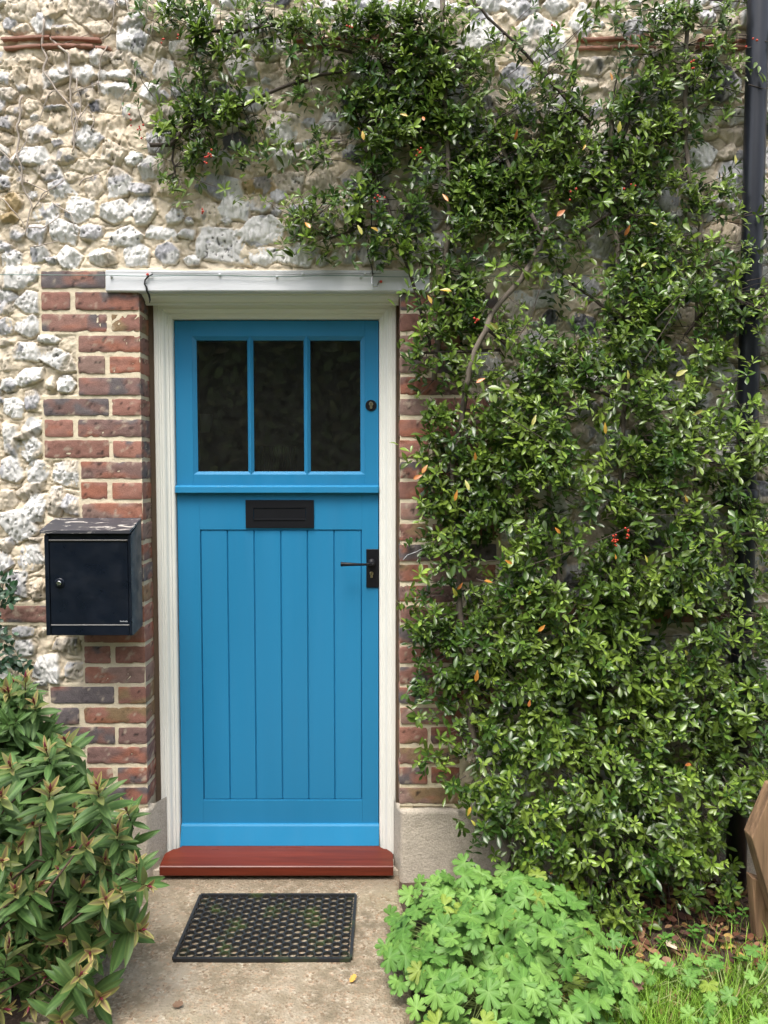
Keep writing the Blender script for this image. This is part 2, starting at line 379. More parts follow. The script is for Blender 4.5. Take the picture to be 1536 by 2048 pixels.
def stone(cx, cz, w_, h_, ang, ty, sid):
    r_ = random.Random(sid * 77 + 5)
    a, b = w_ * 0.5 * 1.13, h_ * 0.5 * 1.16; m_ = max(a, b) * 1.25
    i0, i1 = np.searchsorted(gx, [cx - m_, cx + m_]); j0, j1 = np.searchsorted(gz, [cz - m_, cz + m_])
    if i1 - i0 < 3 or j1 - j0 < 3: return
    X = GX[j0:j1, i0:i1]; Z = GZ[j0:j1, i0:i1]
    ca, sa = math.cos(-ang), math.sin(-ang)
    dx, dz = X - cx, Z - cz
    u = (dx * ca + dz * sa) / a; v = (-dx * sa + dz * ca) / b
    wn = 0.17
    u = u + wn * (fbm(X * 28, Z * 28, sid * 1.7, 3) - .5) * 2 * 0.6; v = v + wn * (fbm(X * 28, Z * 28, sid * 1.7 + 50, 3) - .5) * 2 * 0.6
    k = r_.randint(4, 6); poly = np.full(X.shape, -9.0); a0 = r_.random() * 6.28
    for q in range(k):
        t = a0 + 6.2832 * (q + r_.uniform(-.28, .28)) / k
        poly = np.maximum(poly, (u * math.cos(t) + v * math.sin(t)) / r_.uniform(0.80, 0.98))
    rho = 0.90 * poly + 0.10 * np.sqrt(u * u + v * v)
    H = r_.uniform(0.012, 0.023) * min(1.0, 0.6 + max(a, b) * 6)
    h = H * np.ones_like(rho)
    brk = np.zeros(rho.shape, bool); hasb = r_.random() < (.24 if ty in 'wg' else .08)
    for q in range(r_.randint(4, 7)):       # fracture facets
        t = r_.random() * 6.28; sl = r_.uniform(0.35, 1.3)
        hq = H * (r_.uniform(0.7, 1.2) - sl * (u * math.cos(t) + v * math.sin(t)))
        if q == 0: hb0 = hq
        elif hasb: brk = brk | (hq < hb0)
        h = np.minimum(h, hq)
    rd = np.abs(fbm(X * 26 + 3 * u, Z * 26, sid * 5.1, 3) - .5); h = h + 0.007 * sstep(.0, .16, rd) - .005; h = np.maximum(h, -0.002)
    brk = (hb0 < H) & ~brk & hasb
    h = h + np.where(brk, 0.002, 0.0045) * (fbm(X * 50, Z * 50, sid, 3) - 0.5) + 0.009 * (fbm(X * 22, Z * 22, sid + 9, 2) - 0.5)
    pit = sstep(0.72, 0.77, fbm(X * 95, Z * 95, sid * 3.3, 2)); h = h - 0.005 * pit
    edge = sstep(1.0, 0.90, rho)
    hh = -0.004 + (h + 0.008) * np.maximum(edge, .42)
    cur = Hf[j0:j1, i0:i1]
    new = np.maximum(cur, np.where(rho < 1.0, hh, -1))
    msk = (rho < 0.985) & (hh >= cur)
    gapm = sstep(1.16, 1.02, rho) * (rho >= .985) * (MASK[j0:j1, i0:i1] < .5)
    Hf[j0:j1, i0:i1] = new - 0.0055 * gapm * (fbm(X * 18, Z * 18, sid + 60, 2) > .42)
    base = np.array(PAL[ty]) * r_.uniform(0.85, 1.12)
    c = np.broadcast_to(base, X.shape + (3,)).copy()
    p1 = fbm(X * 17, Z * 17, sid * 2.1 + 4, 4); p2 = fbm(X * 70, Z * 70, sid + 44, 3); p3 = fbm(X * 12, Z * 12, sid + 90, 3)
    thr = {'w': 0.63, 'b': 0.68, 'g': 0.56, 'd': 0.60, 'o': 0.7}[ty]
    g1 = sstep(thr, thr + 0.022, p1)[..., None] * .75
    g1 = np.maximum(g1, (brk & (rho < .90 + .1 * (p2 - .5)))[..., None] * .85)
    c = c * (1 - g1) + np.array([0.27, 0.27, 0.295]) * g1
    if ty in 'gd':
        g2 = sstep(0.52, 0.6, p3)[..., None]; c = c * (1 - g2) + np.array([0.55, 0.54, 0.52]) * g2
    if r_.random() < 0.5:
        g3 = (sstep(0.5, 0.62, p3) * 0.6)[..., None]; c = c * (1 - g3) + np.array([0.50, 0.40, 0.27]) * g3
    vein = sstep(0.035, 0.0, np.abs(p2 - 0.5))[..., None] * 0.12; c = c * (1 - vein)
    c = c * (1 - 0.75 * pit[..., None] * (0.4 + 0.6 * (p1 > 0.5))[..., None])
    smear = sstep(0.88, 1.0, rho + 0.35 * (fbm(X * 30, Z * 30, sid + 7, 3) - .5))[..., None] * 0.75
    mc = COLF[j0:j1, i0:i1]
    c = c * (1 - smear) + mc * smear
    COLF[j0:j1, i0:i1] = np.where(msk[..., None], c, mc)
    MASK[j0:j1, i0:i1] = np.maximum(MASK[j0:j1, i0:i1], msk)
ST = """45 20 60 45 0 b;104 14 50 40 0 b;85 48 42 40 0 w;20 50 30 26 0 g;42 58 36 22 0 b;205 14 60 42 0 d;158 16 45 40 0 b;265 44 60 26 5 g;285 14 50 40 0 b;333 14 40 45 0 w;266 82 62 50 0 w
330 58 70 25 0 b;198 56 50 26 0 b;130 60 50 20 0 b;308 100 45 30 -40 b;362 98 44 34 0 w;44 125 66 30 0 b;112 116 36 20 0 b;158 112 50 24 0 b;198 114 40 34 0 w;235 117 28 32 0 w;272 128 70 28 -45 b;330 142 44 44 0 w
36 153 30 36 0 b;8 155 26 24 0 g;72 165 30 40 0 b;112 153 54 34 10 w;168 150 44 36 0 w;206 152 22 20 0 g;238 150 50 20 0 w;282 142 24 24 0 g;17 190 32 28 0 w;106 197 46 32 0 b;172 194 40 30 0 b;236 180 70 30 -5 w
300 184 44 34 0 w;326 192 24 20 0 g;196 212 32 26 0 d;108 218 40 10 0 g;118 244 42 38 0 b;170 238 36 22 0 b;218 250 64 44 0 b;266 226 48 34 0 w;12 244 40 28 0 g;73 270 66 34 8 w;10 278 36 26 0 b;176 278 54 44 0 w;236 286 50 30 -30 b
66 312 60 36 0 w;130 312 54 30 0 b;8 326 36 34 0 g;98 342 52 38 -15 w;182 332 70 26 0 b;228 308 44 36 0 b;270 318 40 26 0 w;306 336 52 46 0 w;122 380 50 34 -20 w;46 368 44 34 0 b;186 374 36 42 0 b;236 366 50 56 0 w;280 378 46 24 0 g
24 406 40 34 0 o;18 436 36 18 0 o;92 428 58 44 8 w;160 420 60 44 15 w;230 424 60 40 15 w;287 420 48 54 0 w;350 434 42 28 20 w;340 374 60 40 0 b;34 466 30 30 0 g;70 466 38 30 0 g;130 466 58 40 15 w;184 464 48 34 0 g
252 474 60 36 0 w;324 468 60 24 0 w;80 508 36 34 0 w;140 516 48 34 0 w;205 514 56 34 0 w;274 510 50 44 -20 w;336 508 48 42 0 g;24 520 40 36 0 w;36 556 66 44 0 w;12 592 36 30 0 g;394 420 30 36 0 b
440 326 60 40 0 g;518 330 60 42 0 b;570 316 48 34 0 w;628 318 70 34 -10 w;442 374 80 50 -10 g;520 374 62 32 0 o;580 364 54 36 15 w;642 362 56 48 0 b;710 362 60 40 0 d;758 366 40 40 0 g;420 430 44 46 0 b;472 412 58 56 0 w
524 410 44 36 0 g;556 392 30 26 0 g;620 408 30 30 0 w;590 424 26 24 0 g;440 488 104 66 0 w;524 462 92 52 5 w;654 442 32 30 0 w;530 512 68 34 0 w;600 510 66 44 0 w;580 486 30 24 0 b;657 488 36 28 0 b;688 510 48 36 0 w
762 470 50 34 0 b;720 468 30 30 0 w;733 508 36 36 0 w;765 510 36 40 0 g;645 522 26 22 0 g;14 616 28 28 0 g;63 606 54 46 0 w;62 653 46 40 0 w;12 654 30 36 0 g;8 685 22 16 0 g;98 678 46 16 0 w;52 703 48 40 0 w;112 718 84 38 -25 w
10 724 36 40 0 b;58 754 62 30 20 w;132 768 36 36 0 w;17 770 32 26 0 w;64 800 30 44 0 g;27 817 46 40 -20 w;102 770 18 26 0 b;20 880 30 60 0 w;64 860 56 30 30 w;60 896 50 46 0 w;23 940 46 50 30 w;75 943 46 54 0 w
133 944 56 50 0 w;60 980 56 26 20 w;14 1002 40 42 0 b;72 1014 36 60 -20 w;112 1002 36 56 -15 w;142 1010 34 40 0 g;40 1052 56 60 0 w;72 1080 20 12 0 g;64 1116 58 50 25 w;8 1122 34 44 0 g;36 1166 46 48 0 g;78 1178 40 42 0 b
46 1262 48 22 0 g;84 1262 24 24 0 b;50 1296 46 34 0 w;92 1335 56 50 30 w;132 1290 50 30 0 d;150 1340 40 36 0 g;80 1366 30 12 0 g;1080 80 110 80 -20 w;1040 14 80 34 0 w;1165 45 50 46 0 w;1458 50 34 44 0 g;1483 128 34 34 0 b
1446 170 72 66 0 d;1426 232 78 34 0 w;1472 272 34 34 0 b;1418 264 40 26 0 b;1185 133 60 30 0 d;1270 167 50 30 0 w;1170 170 50 30 0 b;400 275 50 34 0 g;470 285 60 36 0 d;1520 480 40 40 0 g;1525 700 44 50 0 w;1520 900 40 46 0 w;1522 380 30 40 0 w"""
stones = []
for row in ST.split('\n'):
    for it in row.split(';'):
        a = it.split(); px, py, pw, ph, an = map(float, a[:5]); p = at(px, py)
        stones.append((p.x, p.z, pw / 566, ph / 566, -R(an), a[5]))
def in_brick(x, z):
    if z > zc0 + 0.01: return False
    i = int((zc0 - z) / COURSE)
    if i == 16: return True
    if i >= NC: return (XL - 0.4 < x < XR + 1.5) or z < PL_Z
    wl = XWL if (wide(i) or wide(i + 1) and (zc0 - z) / COURSE % 1 > .7) else XNL
    wr = XWR if (wide(i) or wide(i + 1) and (zc0 - z) / COURSE % 1 > .7) else XNR
    return wl - 0.012 < x < wr + 0.012
tile_rows = [(0, 222), (585, 850), (1150, 1310), (1385, 1500)]
tz0, tz1 = at(100, 104).z, at(100, 72).z
def blocked(x, z, a, b):
    if in_brick(x, z) or in_brick(x - a * .8, z) or in_brick(x + a * .8, z) or in_brick(x, z - b * .8) or in_brick(x, z + b * .8): return True
    if at(216, 543).x - 0.02 < x < 0.19 and Z_LB - .02 < z < Z_LT + b: return True
    if tz0 - b * .6 < z < tz1 + b * .6:
        for (q0, q1) in tile_rows:
            if at(q0, 85).x - .02 - a < x < at(q1, 85).x + .02 + a: return True
    return False
placed = [(s[0], s[1], (s[2] + s[3]) * .25) for s in stones]
rr = random.Random(3)
P = np.array(placed)
for size, n in ((0.105, 3500), (0.078, 9000), (0.050, 9000), (0.030, 5000)):
    for _ in range(n):
        x = rr.uniform(-2.1, 2.1); z = rr.uniform(0.0, 3.75); s = size * rr.uniform(0.85, 1.2)
        d = np.hypot((P[:, 0] - x), (P[:, 1] - z) * 1.25) - P[:, 2]
        if d.min() < s * 0.60: continue
        if blocked(x, z, s * .55, s * .42): continue
        P = np.vstack([P, [x, z, s * 0.47]])
        ty = rr.choice('wwwwwggbbd') if size > .05 else rr.choice('wwggbbb')
        stones.append((x, z, s * rr.uniform(1.0, 1.3), s * rr.uniform(0.74, 0.95), rr.uniform(-.4, .4), ty))
for i, s in enumerate(stones): stone(*s, i)
# brick areas: flat cream pointing instead of flint mortar
qi = np.floor((zc0 - GZ) / COURSE)
frac = (zc0 - GZ) / COURSE - qi
W = np.isin(qi, [0, 1, 2, 6, 7, 8, 12, 13, 14, 20, 21, 22])
Wn = np.isin(qi + 1, [0, 1, 2, 6, 7, 8, 12, 13, 14, 20, 21, 22]) & (frac > .86)
Wx = W | Wn
inq = (qi >= 0) & (qi < NC) & (GX > np.where(Wx, XWL, XNL) - 0.008) & (GX < np.where(Wx, XWR, XNR) + 0.008)
inq |= (GZ <= zc0 + 0.009) & (GZ > zc0) & (GX > XWL - .008) & (GX < XWR + .008)
inq |= (qi == 16) | ((qi == 15) & (frac > .87))
pn = fbm(GX * 70, GZ * 70, 4.4, 3)
mh = 0.0035 + 0.004 * (pn - .5) + 0.003 * (fbm(GX * 20, GZ * 20, 14.4, 3) - .5)
Hf = np.where(inq, mh, Hf)
pc = np.array([0.68, 0.59, 0.43]) * (0.86 + 0.28 * fbm(GX * 16, GZ * 16, 6.1, 4))[..., None]
COLF = np.where(inq[..., None], pc, COLF)
inp = (GZ < PL_Z + 0.004)
Hf = np.where(inp, -0.01, Hf)
# lintel bed: keep flints behind it
inl = (GZ < Z_LT + .004) & (GZ > Z_LB - .004) & (GX > at(214, 560).x) & (GX < at(858, 560).x + .005)
Hf = np.where(inl, np.minimum(Hf, 0.006), Hf)
# dirt: rain-washed grime patches of the masonry itself
gr_ = sstep(0.56, 0.70, fbm(GX * 2.2, GZ * 1.8, 77.7, 4))[..., None]
COLF = COLF * (1 - 0.08 * gr_)
ivy = (sstep(-0.75, -1.25, GX) * sstep(2.25, 2.6, GZ) * sstep(0.40, 0.62, fbm(GX * 5, GZ * 5, 31.0, 4)))[..., None]
COLF = COLF * (1 - ivy * np.array([0.20, 0.23, 0.27]))
COLF = np.clip(COLF, 0.01, 0.85)
Vw = np.stack([GX.ravel(), -Hf.ravel(), GZ.ravel()], 1)
jj, ii = np.meshgrid(np.arange(NZ - 1), np.arange(NX - 1), indexing='ij')
b0 = (jj * NX + ii).ravel()
Fq = np.stack([b0, b0 + 1, b0 + NX + 1, b0 + NX], 1)
cx_ = gx[ii.ravel()] + STEP / 2; cz_ = gz[jj.ravel()] + STEP / 2
keep = ~((cx_ > XL - 0.001) & (cx_ < XR + 0.001) & (cz_ < Z_LB + 0.03))
Fq = Fq[keep]
mesh_np('flint_masonry', Vw, Fq, M['flint'], wall, COLF.reshape(-1, 3), True)
del GX, GZ, Vw, Fq, COLF, mort, cm, n1, n2, pc, pn, mh

# core of the wall behind the faced surface
mb = MB()
mb.box(-2.6, XL - 0.004, 0.03, 0.32, -0.05, 3.8); mb.box(XR + 0.004, 2.6, 0.03, 0.32, -0.05, 3.8); mb.box(XL - 0.004, XR + 0.004, 0.03, 0.32, Z_LB + 0.01, 3.8)
mb.build('wall_core', mat('rubble_core', (0.34, 0.28, 0.20), 0.95, 0.5, 60), wall)

def rough_box(x0, x1, y0, y1, z0, z1, seed, r=0.006, cell=0.008, amp=0.0022):
    """rounded, roughened brick; returns verts, quads"""
    V = []; Fc = []
    def face(o, du, dv, nu, nv, flip):
        b = sum(len(v) for v in V)
        u, v = np.meshgrid(np.linspace(0, 1, nu + 1), np.linspace(0, 1, nv + 1))
        V.append((np.array(o)[None] + u.ravel()[:, None] * np.array(du) + v.ravel()[:, None] * np.array(dv)))
        j, i = np.meshgrid(np.arange(nv), np.arange(nu), indexing='ij'); q = (b + j * (nu + 1) + i).ravel()
        f = np.stack([q, q + 1, q + nu + 2, q + nu + 1], 1); Fc.append(f[:, ::-1] if flip else f)
    nx = max(2, int((x1 - x0) / cell)); ny = max(2, int((y1 - y0) / cell / 2)); nz = max(2, int((z1 - z0) / cell))
    dx, dy, dz = (x1 - x0, 0, 0), (0, y1 - y0, 0), (0, 0, z1 - z0)
    face((x0, y0, z0), dx, dz, nx, nz, False)
    face((x0, y0, z0), dy, dz, ny, nz, True); face((x1, y0, z0), dy, dz, ny, nz, False)
    face((x0, y0, z0), dx, dy, nx, ny, True); face((x0, y0, z1), dx, dy, nx, ny, False)
    V = np.vstack(V); Fc = np.vstack(Fc)
    lo = np.array([x0, y0, z0]) + r; hi = np.array([x1, y1 + 1, z1]) - r
    inner = np.clip(V, lo, hi); d = V - inner; L = np.linalg.norm(d, axis=1, keepdims=True); L[L == 0] = 1
    nrm = d / L
    s = seed * 3.7
    w_ = 0.006 * (fbm(V[:, 0] * 18 + s, V[:, 2] * 18, V[:, 1] * 18, 2) - .5)
    k = fbm(V[:, 0] * 45 + s, V[:, 2] * 60, V[:, 1] * 45 + s, 3)
    crease = sstep(0.04, 0.0, np.abs(fbm(V[:, 0] * 22 + s, V[:, 2] * 55 + V[:, 0] * 15, V[:, 1] * 20 + s, 3) - .5)) * sstep(.45, .6, fbm(V[:, 0] * 12 + s, V[:, 2] * 12, s, 2))
    off = amp * 2 * (k - .55) - 0.0035 * crease + w_ * .5
    chip = sstep(0.66, 0.8, vnoise(V[:, 0] * 40 + s, V[:, 2] * 40, V[:, 1] * 40)) * sstep(1.2, 1.6, np.abs(nrm).sum(1)) * 0.004
    V = inner + nrm * (r + off - chip)[:, None]
    return V, Fc, crease
BP = [(0.235, 0.125, 0.10), (0.27, 0.13, 0.10), (0.205, 0.12, 0.105), (0.26, 0.165, 0.135), (0.29, 0.135, 0.10)]
def brick_set(name, bricks, parent, label=None):
    VV = []; FF = []; CC = []; b = 0
    for n, (x0, x1, y0, y1, z0, z1, kind) in enumerate(bricks):
        s = hash_ = (int(x0 * 1000) * 31 + int(z0 * 1000) * 17) % 9973
        r_ = random.Random(s)
        j = 0.0018
        V, Fc, cr = rough_box(x0 + r_.uniform(-j, j), x1 + r_.uniform(-j, j) * .3, y0 + r_.uniform(-.002, .001), y1, z0 + r_.uniform(-j, j), z1 + r_.uniform(-j, j), s * 0.013)
        base = np.array(BP[r_.randrange(5)]) * r_.uniform(0.85, 1.15)
        c = np.tile(base, (len(V), 1))
        p = fbm(V[:, 0] * 16 + s, V[:, 2] * 22, V[:, 1] * 16, 3); q = fbm(V[:, 0] * 8 + s * 2, V[:, 2] * 20, V[:, 1] * 9 + 7, 3)
        k_ = kind if kind else r_.choice(['r', 'r', 'r', 'p', 'p', 'd', 'y'])
        if k_ in 'pd':
            t0 = 0.50 if k_ == 'p' else 0.36
            t = sstep(t0, t0 + 0.10, p)[:, None]; c = c * (1 - t) + np.array([0.125, 0.105, 0.108]) * t
        if k_ == 'y':
            t = sstep(0.42, 0.55, p)[:, None]; c = c * (1 - t) + np.array([0.24, 0.16, 0.085]) * t
        t = sstep(0.56, 0.72, q)[:, None] * .7; c = c * (1 - t) + np.array([0.36, 0.13, 0.075]) * t
        dk = sstep(0.70, 0.76, fbm(V[:, 0] * 70 + s, V[:, 2] * 70, V[:, 1] * 70, 2))[:, None]; c = c * (1 - .8 * dk)
        lm = sstep(0.62, 0.72, fbm(V[:, 0] * 50 + s + 3, V[:, 2] * 50, V[:, 1] * 50, 3))[:, None] * (0.75 if z0 < 0.75 else 0.55)
        c = c * (1 - lm) + np.array([0.5, 0.42, 0.32]) * lm
        c = c * (1 - 0.45 * cr[:, None])
        VV.append(V); FF.append(Fc + b); CC.append(c); b += len(V)
    return mesh_np(name, np.vstack(VV), np.vstack(FF), M['brick'], parent, np.vstack(CC), True)
YF, YB = -0.0075, 0.112
kinds = {(0, 0): 'd', (2, 0): 'p', (5, 0): 'p', (6, 0): 'd', (8, 0): 'r', (20, 0): 'd', (22, 0): 'd', (25, 0): 'd', (20, 1): 'y', (21, 1): 'y', (19, 0): 'r', (11, 0): 'r'}
def course_bricks(i, side):
    z1 = zc0 - i * COURSE; z0 = z1 - COURSE + 0.0105; out = []
    wd = wide(i); odd = i % 2 == 1
    J = 0.0105
    if side < 0:
        xo = XWL if wd else XNL
        if i == 0: return [(XWL, at(213, 560).x, YF, 0.08, z0, z1, 'd')]
        if wd:
            if odd: segs = [(xo, xo + 0.103), (xo + 0.103 + J + .004, XL)]
            else: segs = [(xo, XL - 0.103 - J), (XL - 0.103, XL)]
        else:
            if odd: segs = [(xo, XL)]
            else: segs = [(xo, xo + 0.095), (xo + 0.095 + J + .004, XL)]
    else:
        xo = XWR if wd else XNR
        if wd:
            if odd: segs = [(XR, xo - 0.103 - J - .004), (xo - 0.103, xo)]
            else: segs = [(XR, XR + 0.103), (XR + 0.103 + J, xo)]
        else:
            if not odd: segs = [(XR, XR + 0.103), (XR + 0.103 + J, xo)]
            else: segs = [(XR, xo)]
    for k, (a, b) in enumerate(segs):
        out.append((a, b, YF, YB if abs((b if side < 0 else a) - (XL if side < 0 else XR)) < 1e-6 else 0.08, z0, z1, kinds.get((i, k)) if side < 0 else None))
    return out
bl = []; br = []
for i in range(NC):
    bl += course_bricks(i, -1)
    if i > 0: br += course_bricks(i, 1)
brick_set('brick_quoin', bl, wall); brick_set('brick_quoin', br, wall)
band = []
z1 = zc0 - 16 * COURSE; z0 = z1 - COURSE + 0.0105
x = XNL - 0.012
while x > -2.05: band.append((x - 0.205 if int(x * 10) % 2 else x - 0.1, x, YF, 0.06, z0, z1, None)); x = band[-1][0] - 0.011
band2 = []; x = XNR + 0.012
while x < 2.0: band2.append((x, x + (0.205 if int(x * 10) % 2 else 0.1), YF, 0.06, z0, z1, None)); x = band2[-1][1] + 0.011
brick_set('brick_band', band, wall); brick_set('brick_band', band2, wall)
# mortar of the two reveals
mb = MB()
for (a, b) in ((XL - 0.05, XL - 0.0035), (XR + 0.0035, XR + 0.05)):
    mb.box(a, b, -0.001, 0.111, PL_Z - 0.02, Z_LB + 0.02)
mb.build('reveal_mortar', mat('pointing', (0.52, 0.45, 0.33), 0.9, 0.6, 120, 0.15, 20), wall)
# tile courses
def tile_course(q0, q1, seed):
    r_ = random.Random(seed); VV = []; FF = []; b = 0; cut = []
    for row, yy in enumerate((80, 96)):
        x = at(q0, yy).x + r_.uniform(0, .02); xe = at(q1, yy).x; z = at(q0, yy).z
        while x < xe - 0.03:
            l = min(r_.uniform(0.12, 0.2), xe - x)
            dz = r_.uniform(-.003, .003)
            V, Fc, cr = rough_box(x, x + l, -0.013 - r_.uniform(0, .006), 0.05, z - 0.006 + dz, z + 0.004 + dz, seed + x, r=0.0035, cell=0.005, amp=0.001)
            V[:, 2] += 0.004 * np.sin(V[:, 0] * 14 + seed) + (V[:, 0] - x) * r_.uniform(-.03, .03)
            VV.append(V); FF.append(Fc + b); b += len(V); x += l + 0.004
    return mesh_np('tile_course', np.vstack(VV), np.vstack(FF), M['tile'], wall, None, True)
for k, (a, b) in enumerate(tile_rows): tile_course(a, b, 11 + k * 5)
# lintel: a slightly irregular painted timber
x0, x1 = at(216, 560).x, at(858, 560).x
nx = 120; V = []; ys = [(0.09, 0), (-0.020, 0), (-0.024, 0.004), (-0.024, 0.018), (-0.024, 0.04), (-0.023, 0.060), (-0.024, 0.067), (-0.018, 0.0705), (0.06, 0.0715)]
hL = (Z_LT - Z_LB)
for i in range(nx + 1):
    t = i / nx; X = x0 + (x1 - x0) * t
    for k, (y, h) in enumerate(ys):
        wv = 0.0022 * (float(fbm(np.array([X * 5.]), np.array([h * 30.]), 3.3, 3)[0]) - .5) * 2
        V.append((X, y + (wv if k not in (0, 8) else 0), Z_LB + h / 0.0715 * hL + (wv * .9 if k not in (0, 8) else 0)))
Fq = []; m_ = len(ys)
for i in range(nx):
    for k in range(m_ - 1): Fq.append([i * m_ + k, (i + 1) * m_ + k, (i + 1) * m_ + k + 1, i * m_ + k + 1])
Fq.append(list(range(m_))); Fq.append([nx * m_ + k for k in range(m_)][::-1])
mesh_np('lintel', V, Fq, M['lintel'], wall, None, False)
# cement plinth either side, with splayed jamb fillets
def slab(name, poly, z0, z1, seed):
    """vertical slab from plan polyline (x,y), roughened"""
    pts = []
    for a, b in zip(poly[:-1], poly[1:]):
        n = max(1, int(math.dist(a, b) / 0.012))
        pts += [(a[0] + (b[0] - a[0]) * k / n, a[1] + (b[1] - a[1]) * k / n) for k in range(n)]
    pts.append(poly[-1]); nz = int((z1 - z0) / 0.012)
    V = []
    for j in range(nz + 1):
        for p in pts: V.append((p[0], p[1], z0 + (z1 - z0) * j / nz))
    V = np.array(V); s = seed
    d = 0.006 * (fbm(V[:, 0] * 9 + s, V[:, 2] * 9, V[:, 1] * 9, 4) - .5) + .002 * (fbm(V[:, 0] * 70, V[:, 2] * 70, s, 2) - .5)
    V[:, 1] += d
    top = V[-len(pts):].copy(); top[:, 2] += 0.004 * (fbm(top[:, 0] * 30, top[:, 1] * 30, s, 2) - .2); V[-len(pts):] = top
    back = top.copy(); back[:, 1] = np.maximum(back[:, 1], 0.03); back[:, 2] += 0.008
    V = np.vstack([V, back]); n = len(pts)
    Fq = [[j * n + i, j * n + i + 1, (j + 1) * n + i + 1, (j + 1) * n + i] for j in range(nz + 1) for i in range(n - 1)]
    return mesh_np(name, V, Fq, M['render'], wall, None, True)
slab('cement_plinth', [(-2.6, -0.018), (XL - 0.012, -0.018), (XL - 0.004, -0.012), (-0.806, 0.084), (-0.806, 0.16)], -0.05, PL_Z, 2.0)
slab('cement_plinth', [(0.036, 0.16), (0.036, 0.05), (0.060, -0.010), (0.069, -0.018), (2.6, -0.018)], -0.05, PL_Z, 9.0)

# ------------------------------------------------------------------ ground
gs = thing
def sheet(name, x0, x1, y0, y1, z, m_, n=60, amp=0.0, sc=3.0, kind='structure'):
    u, v = np.meshgrid(np.linspace(x0, x1, n), np.linspace(y0, y1, n))
    zz = z + amp * (fbm(u * sc, v * sc, 5.5, 4) - .5)
    V = np.stack([u.ravel(), v.ravel(), zz.ravel()], 1)
    j, i = np.meshgrid(np.arange(n - 1), np.arange(n - 1), indexing='ij'); q = (j * n + i).ravel()
    o = mesh_np(name, V, np.stack([q, q + 1, q + n + 1, q + n], 1), m_, None, None, True); o['kind'] = kind; return o
sheet('ground', -40, 40, -60, 0.4, -0.045, M['lawn'], 40)
sheet('soil', 0.02, 2.6, -0.62, 0.05, -0.012, M['soil'], 120, 0.03, 7)
sheet('soil', -2.6, -0.80, -1.2, 0.05, -0.012, M['soil'], 100, 0.03, 7)
# path with a ragged right-hand edge
n = 160; ys_ = np.linspace(-4.5, 0.16, n); V = []; Fq = []
nxp = 60
for j, y in enumerate(ys_):
    xl = -0.98 + 0.03 * (float(fbm(np.array([y * 3.]), np.array([1.]), 0, 3)[0]) - .5); xr = 0.075 + 0.06 * (float(fbm(np.array([y * 5.]), np.array([9.]), 0, 4)[0]) - .5)
    for i in range(nxp):
        X = xl + (xr - xl) * i / (nxp - 1); V.append((X, y, 0.0))
V = np.array(V); V[:, 2] += 0.006 * (fbm(V[:, 0] * 5, V[:, 1] * 5, 2.0, 4) - .5); 
edge = np.zeros(len(V), bool); edge[0::nxp] = True; edge[nxp - 1::nxp] = True; V[edge, 2] -= 0.05
for j in range(n - 1):
    for i in range(nxp - 1): a = j * nxp + i; Fq.append([a, a + 1, a + nxp + 1, a + nxp])
o = mesh_np('path', V, np.array(Fq), M['path'], None, None, True); o['kind'] = 'structure'

# ------------------------------------------------------------------ the door set
YD = 0.130
door = thing('front_door', 'bright blue stable door with three glass panes in a cream moulded frame', 'door', ((XL + XR) / 2, 0.1, 0))
dxl, dxr = at(355.5, 1200, YD).x, at(758.5, 1200, YD).x
def dz(py, Y=YD): return at(558, py, Y).z
def dX(px, Y=YD): return at(px, 1024, Y).x
fz = 0.062
prof = [(0.0, 0.17), (0.0, 0.090), (0.003, 0.085), (0.016, 0.085), (0.018, 0.089), (0.023, 0.089), (0.025, 0.092), (0.031, 0.0925), (0.035, 0.096), (0.039, 0.103), (0.043, 0.106),
        (0.048, 0.1065), (0.050, 0.111), (0.058, 0.113), (0.0615, 0.117), (fz, 0.125), (fz, 0.17)]
FXL, FXR = dxl - fz, dxr + fz; FZT = dz(639.5) + fz; FZB = 0.045
V = []
for (t, y) in prof: V += [(FXL + t, y, FZB), (FXL + t, y, FZT - t), (FXR - t, y, FZT - t), (FXR - t, y, FZB)]
Fq = []
for k in range(len(prof) - 1):
    for s in range(3): Fq.append([k * 4 + s, k * 4 + s + 1, (k + 1) * 4 + s + 1, (k + 1) * 4 + s])
frame = mesh_np('door_frame', V, Fq, M['frame'], door)
# head trim under the lintel
mb = MB()
hp = [(0.17, Z_LB + .001), (0.012, Z_LB + .001), (0.012, Z_LB - .006), (0.030, Z_LB - .010), (0.040, Z_LB - .016), (0.047, Z_LB - .020), (0.047, Z_LB - .026), (0.060, Z_LB - 0.030), (0.083, FZT - .002), (0.17, FZT - .002)]
mb.prism(hp, 'x', XL + 0.003, XR - 0.003); mb.build('head_moulding', M['frame'], door)
# dark perished strip between frame and brick
mb = MB(); mb.box(XL - 0.002, FXL - 0.001, 0.094, 0.17, PL_Z - .03, Z_LB - .004); mb.box(FXR + 0.0012, XR + 0.003, 0.094, 0.17, PL_Z - .03, Z_LB - .004)
mb.build('sealing_strip', M['gap'], door)

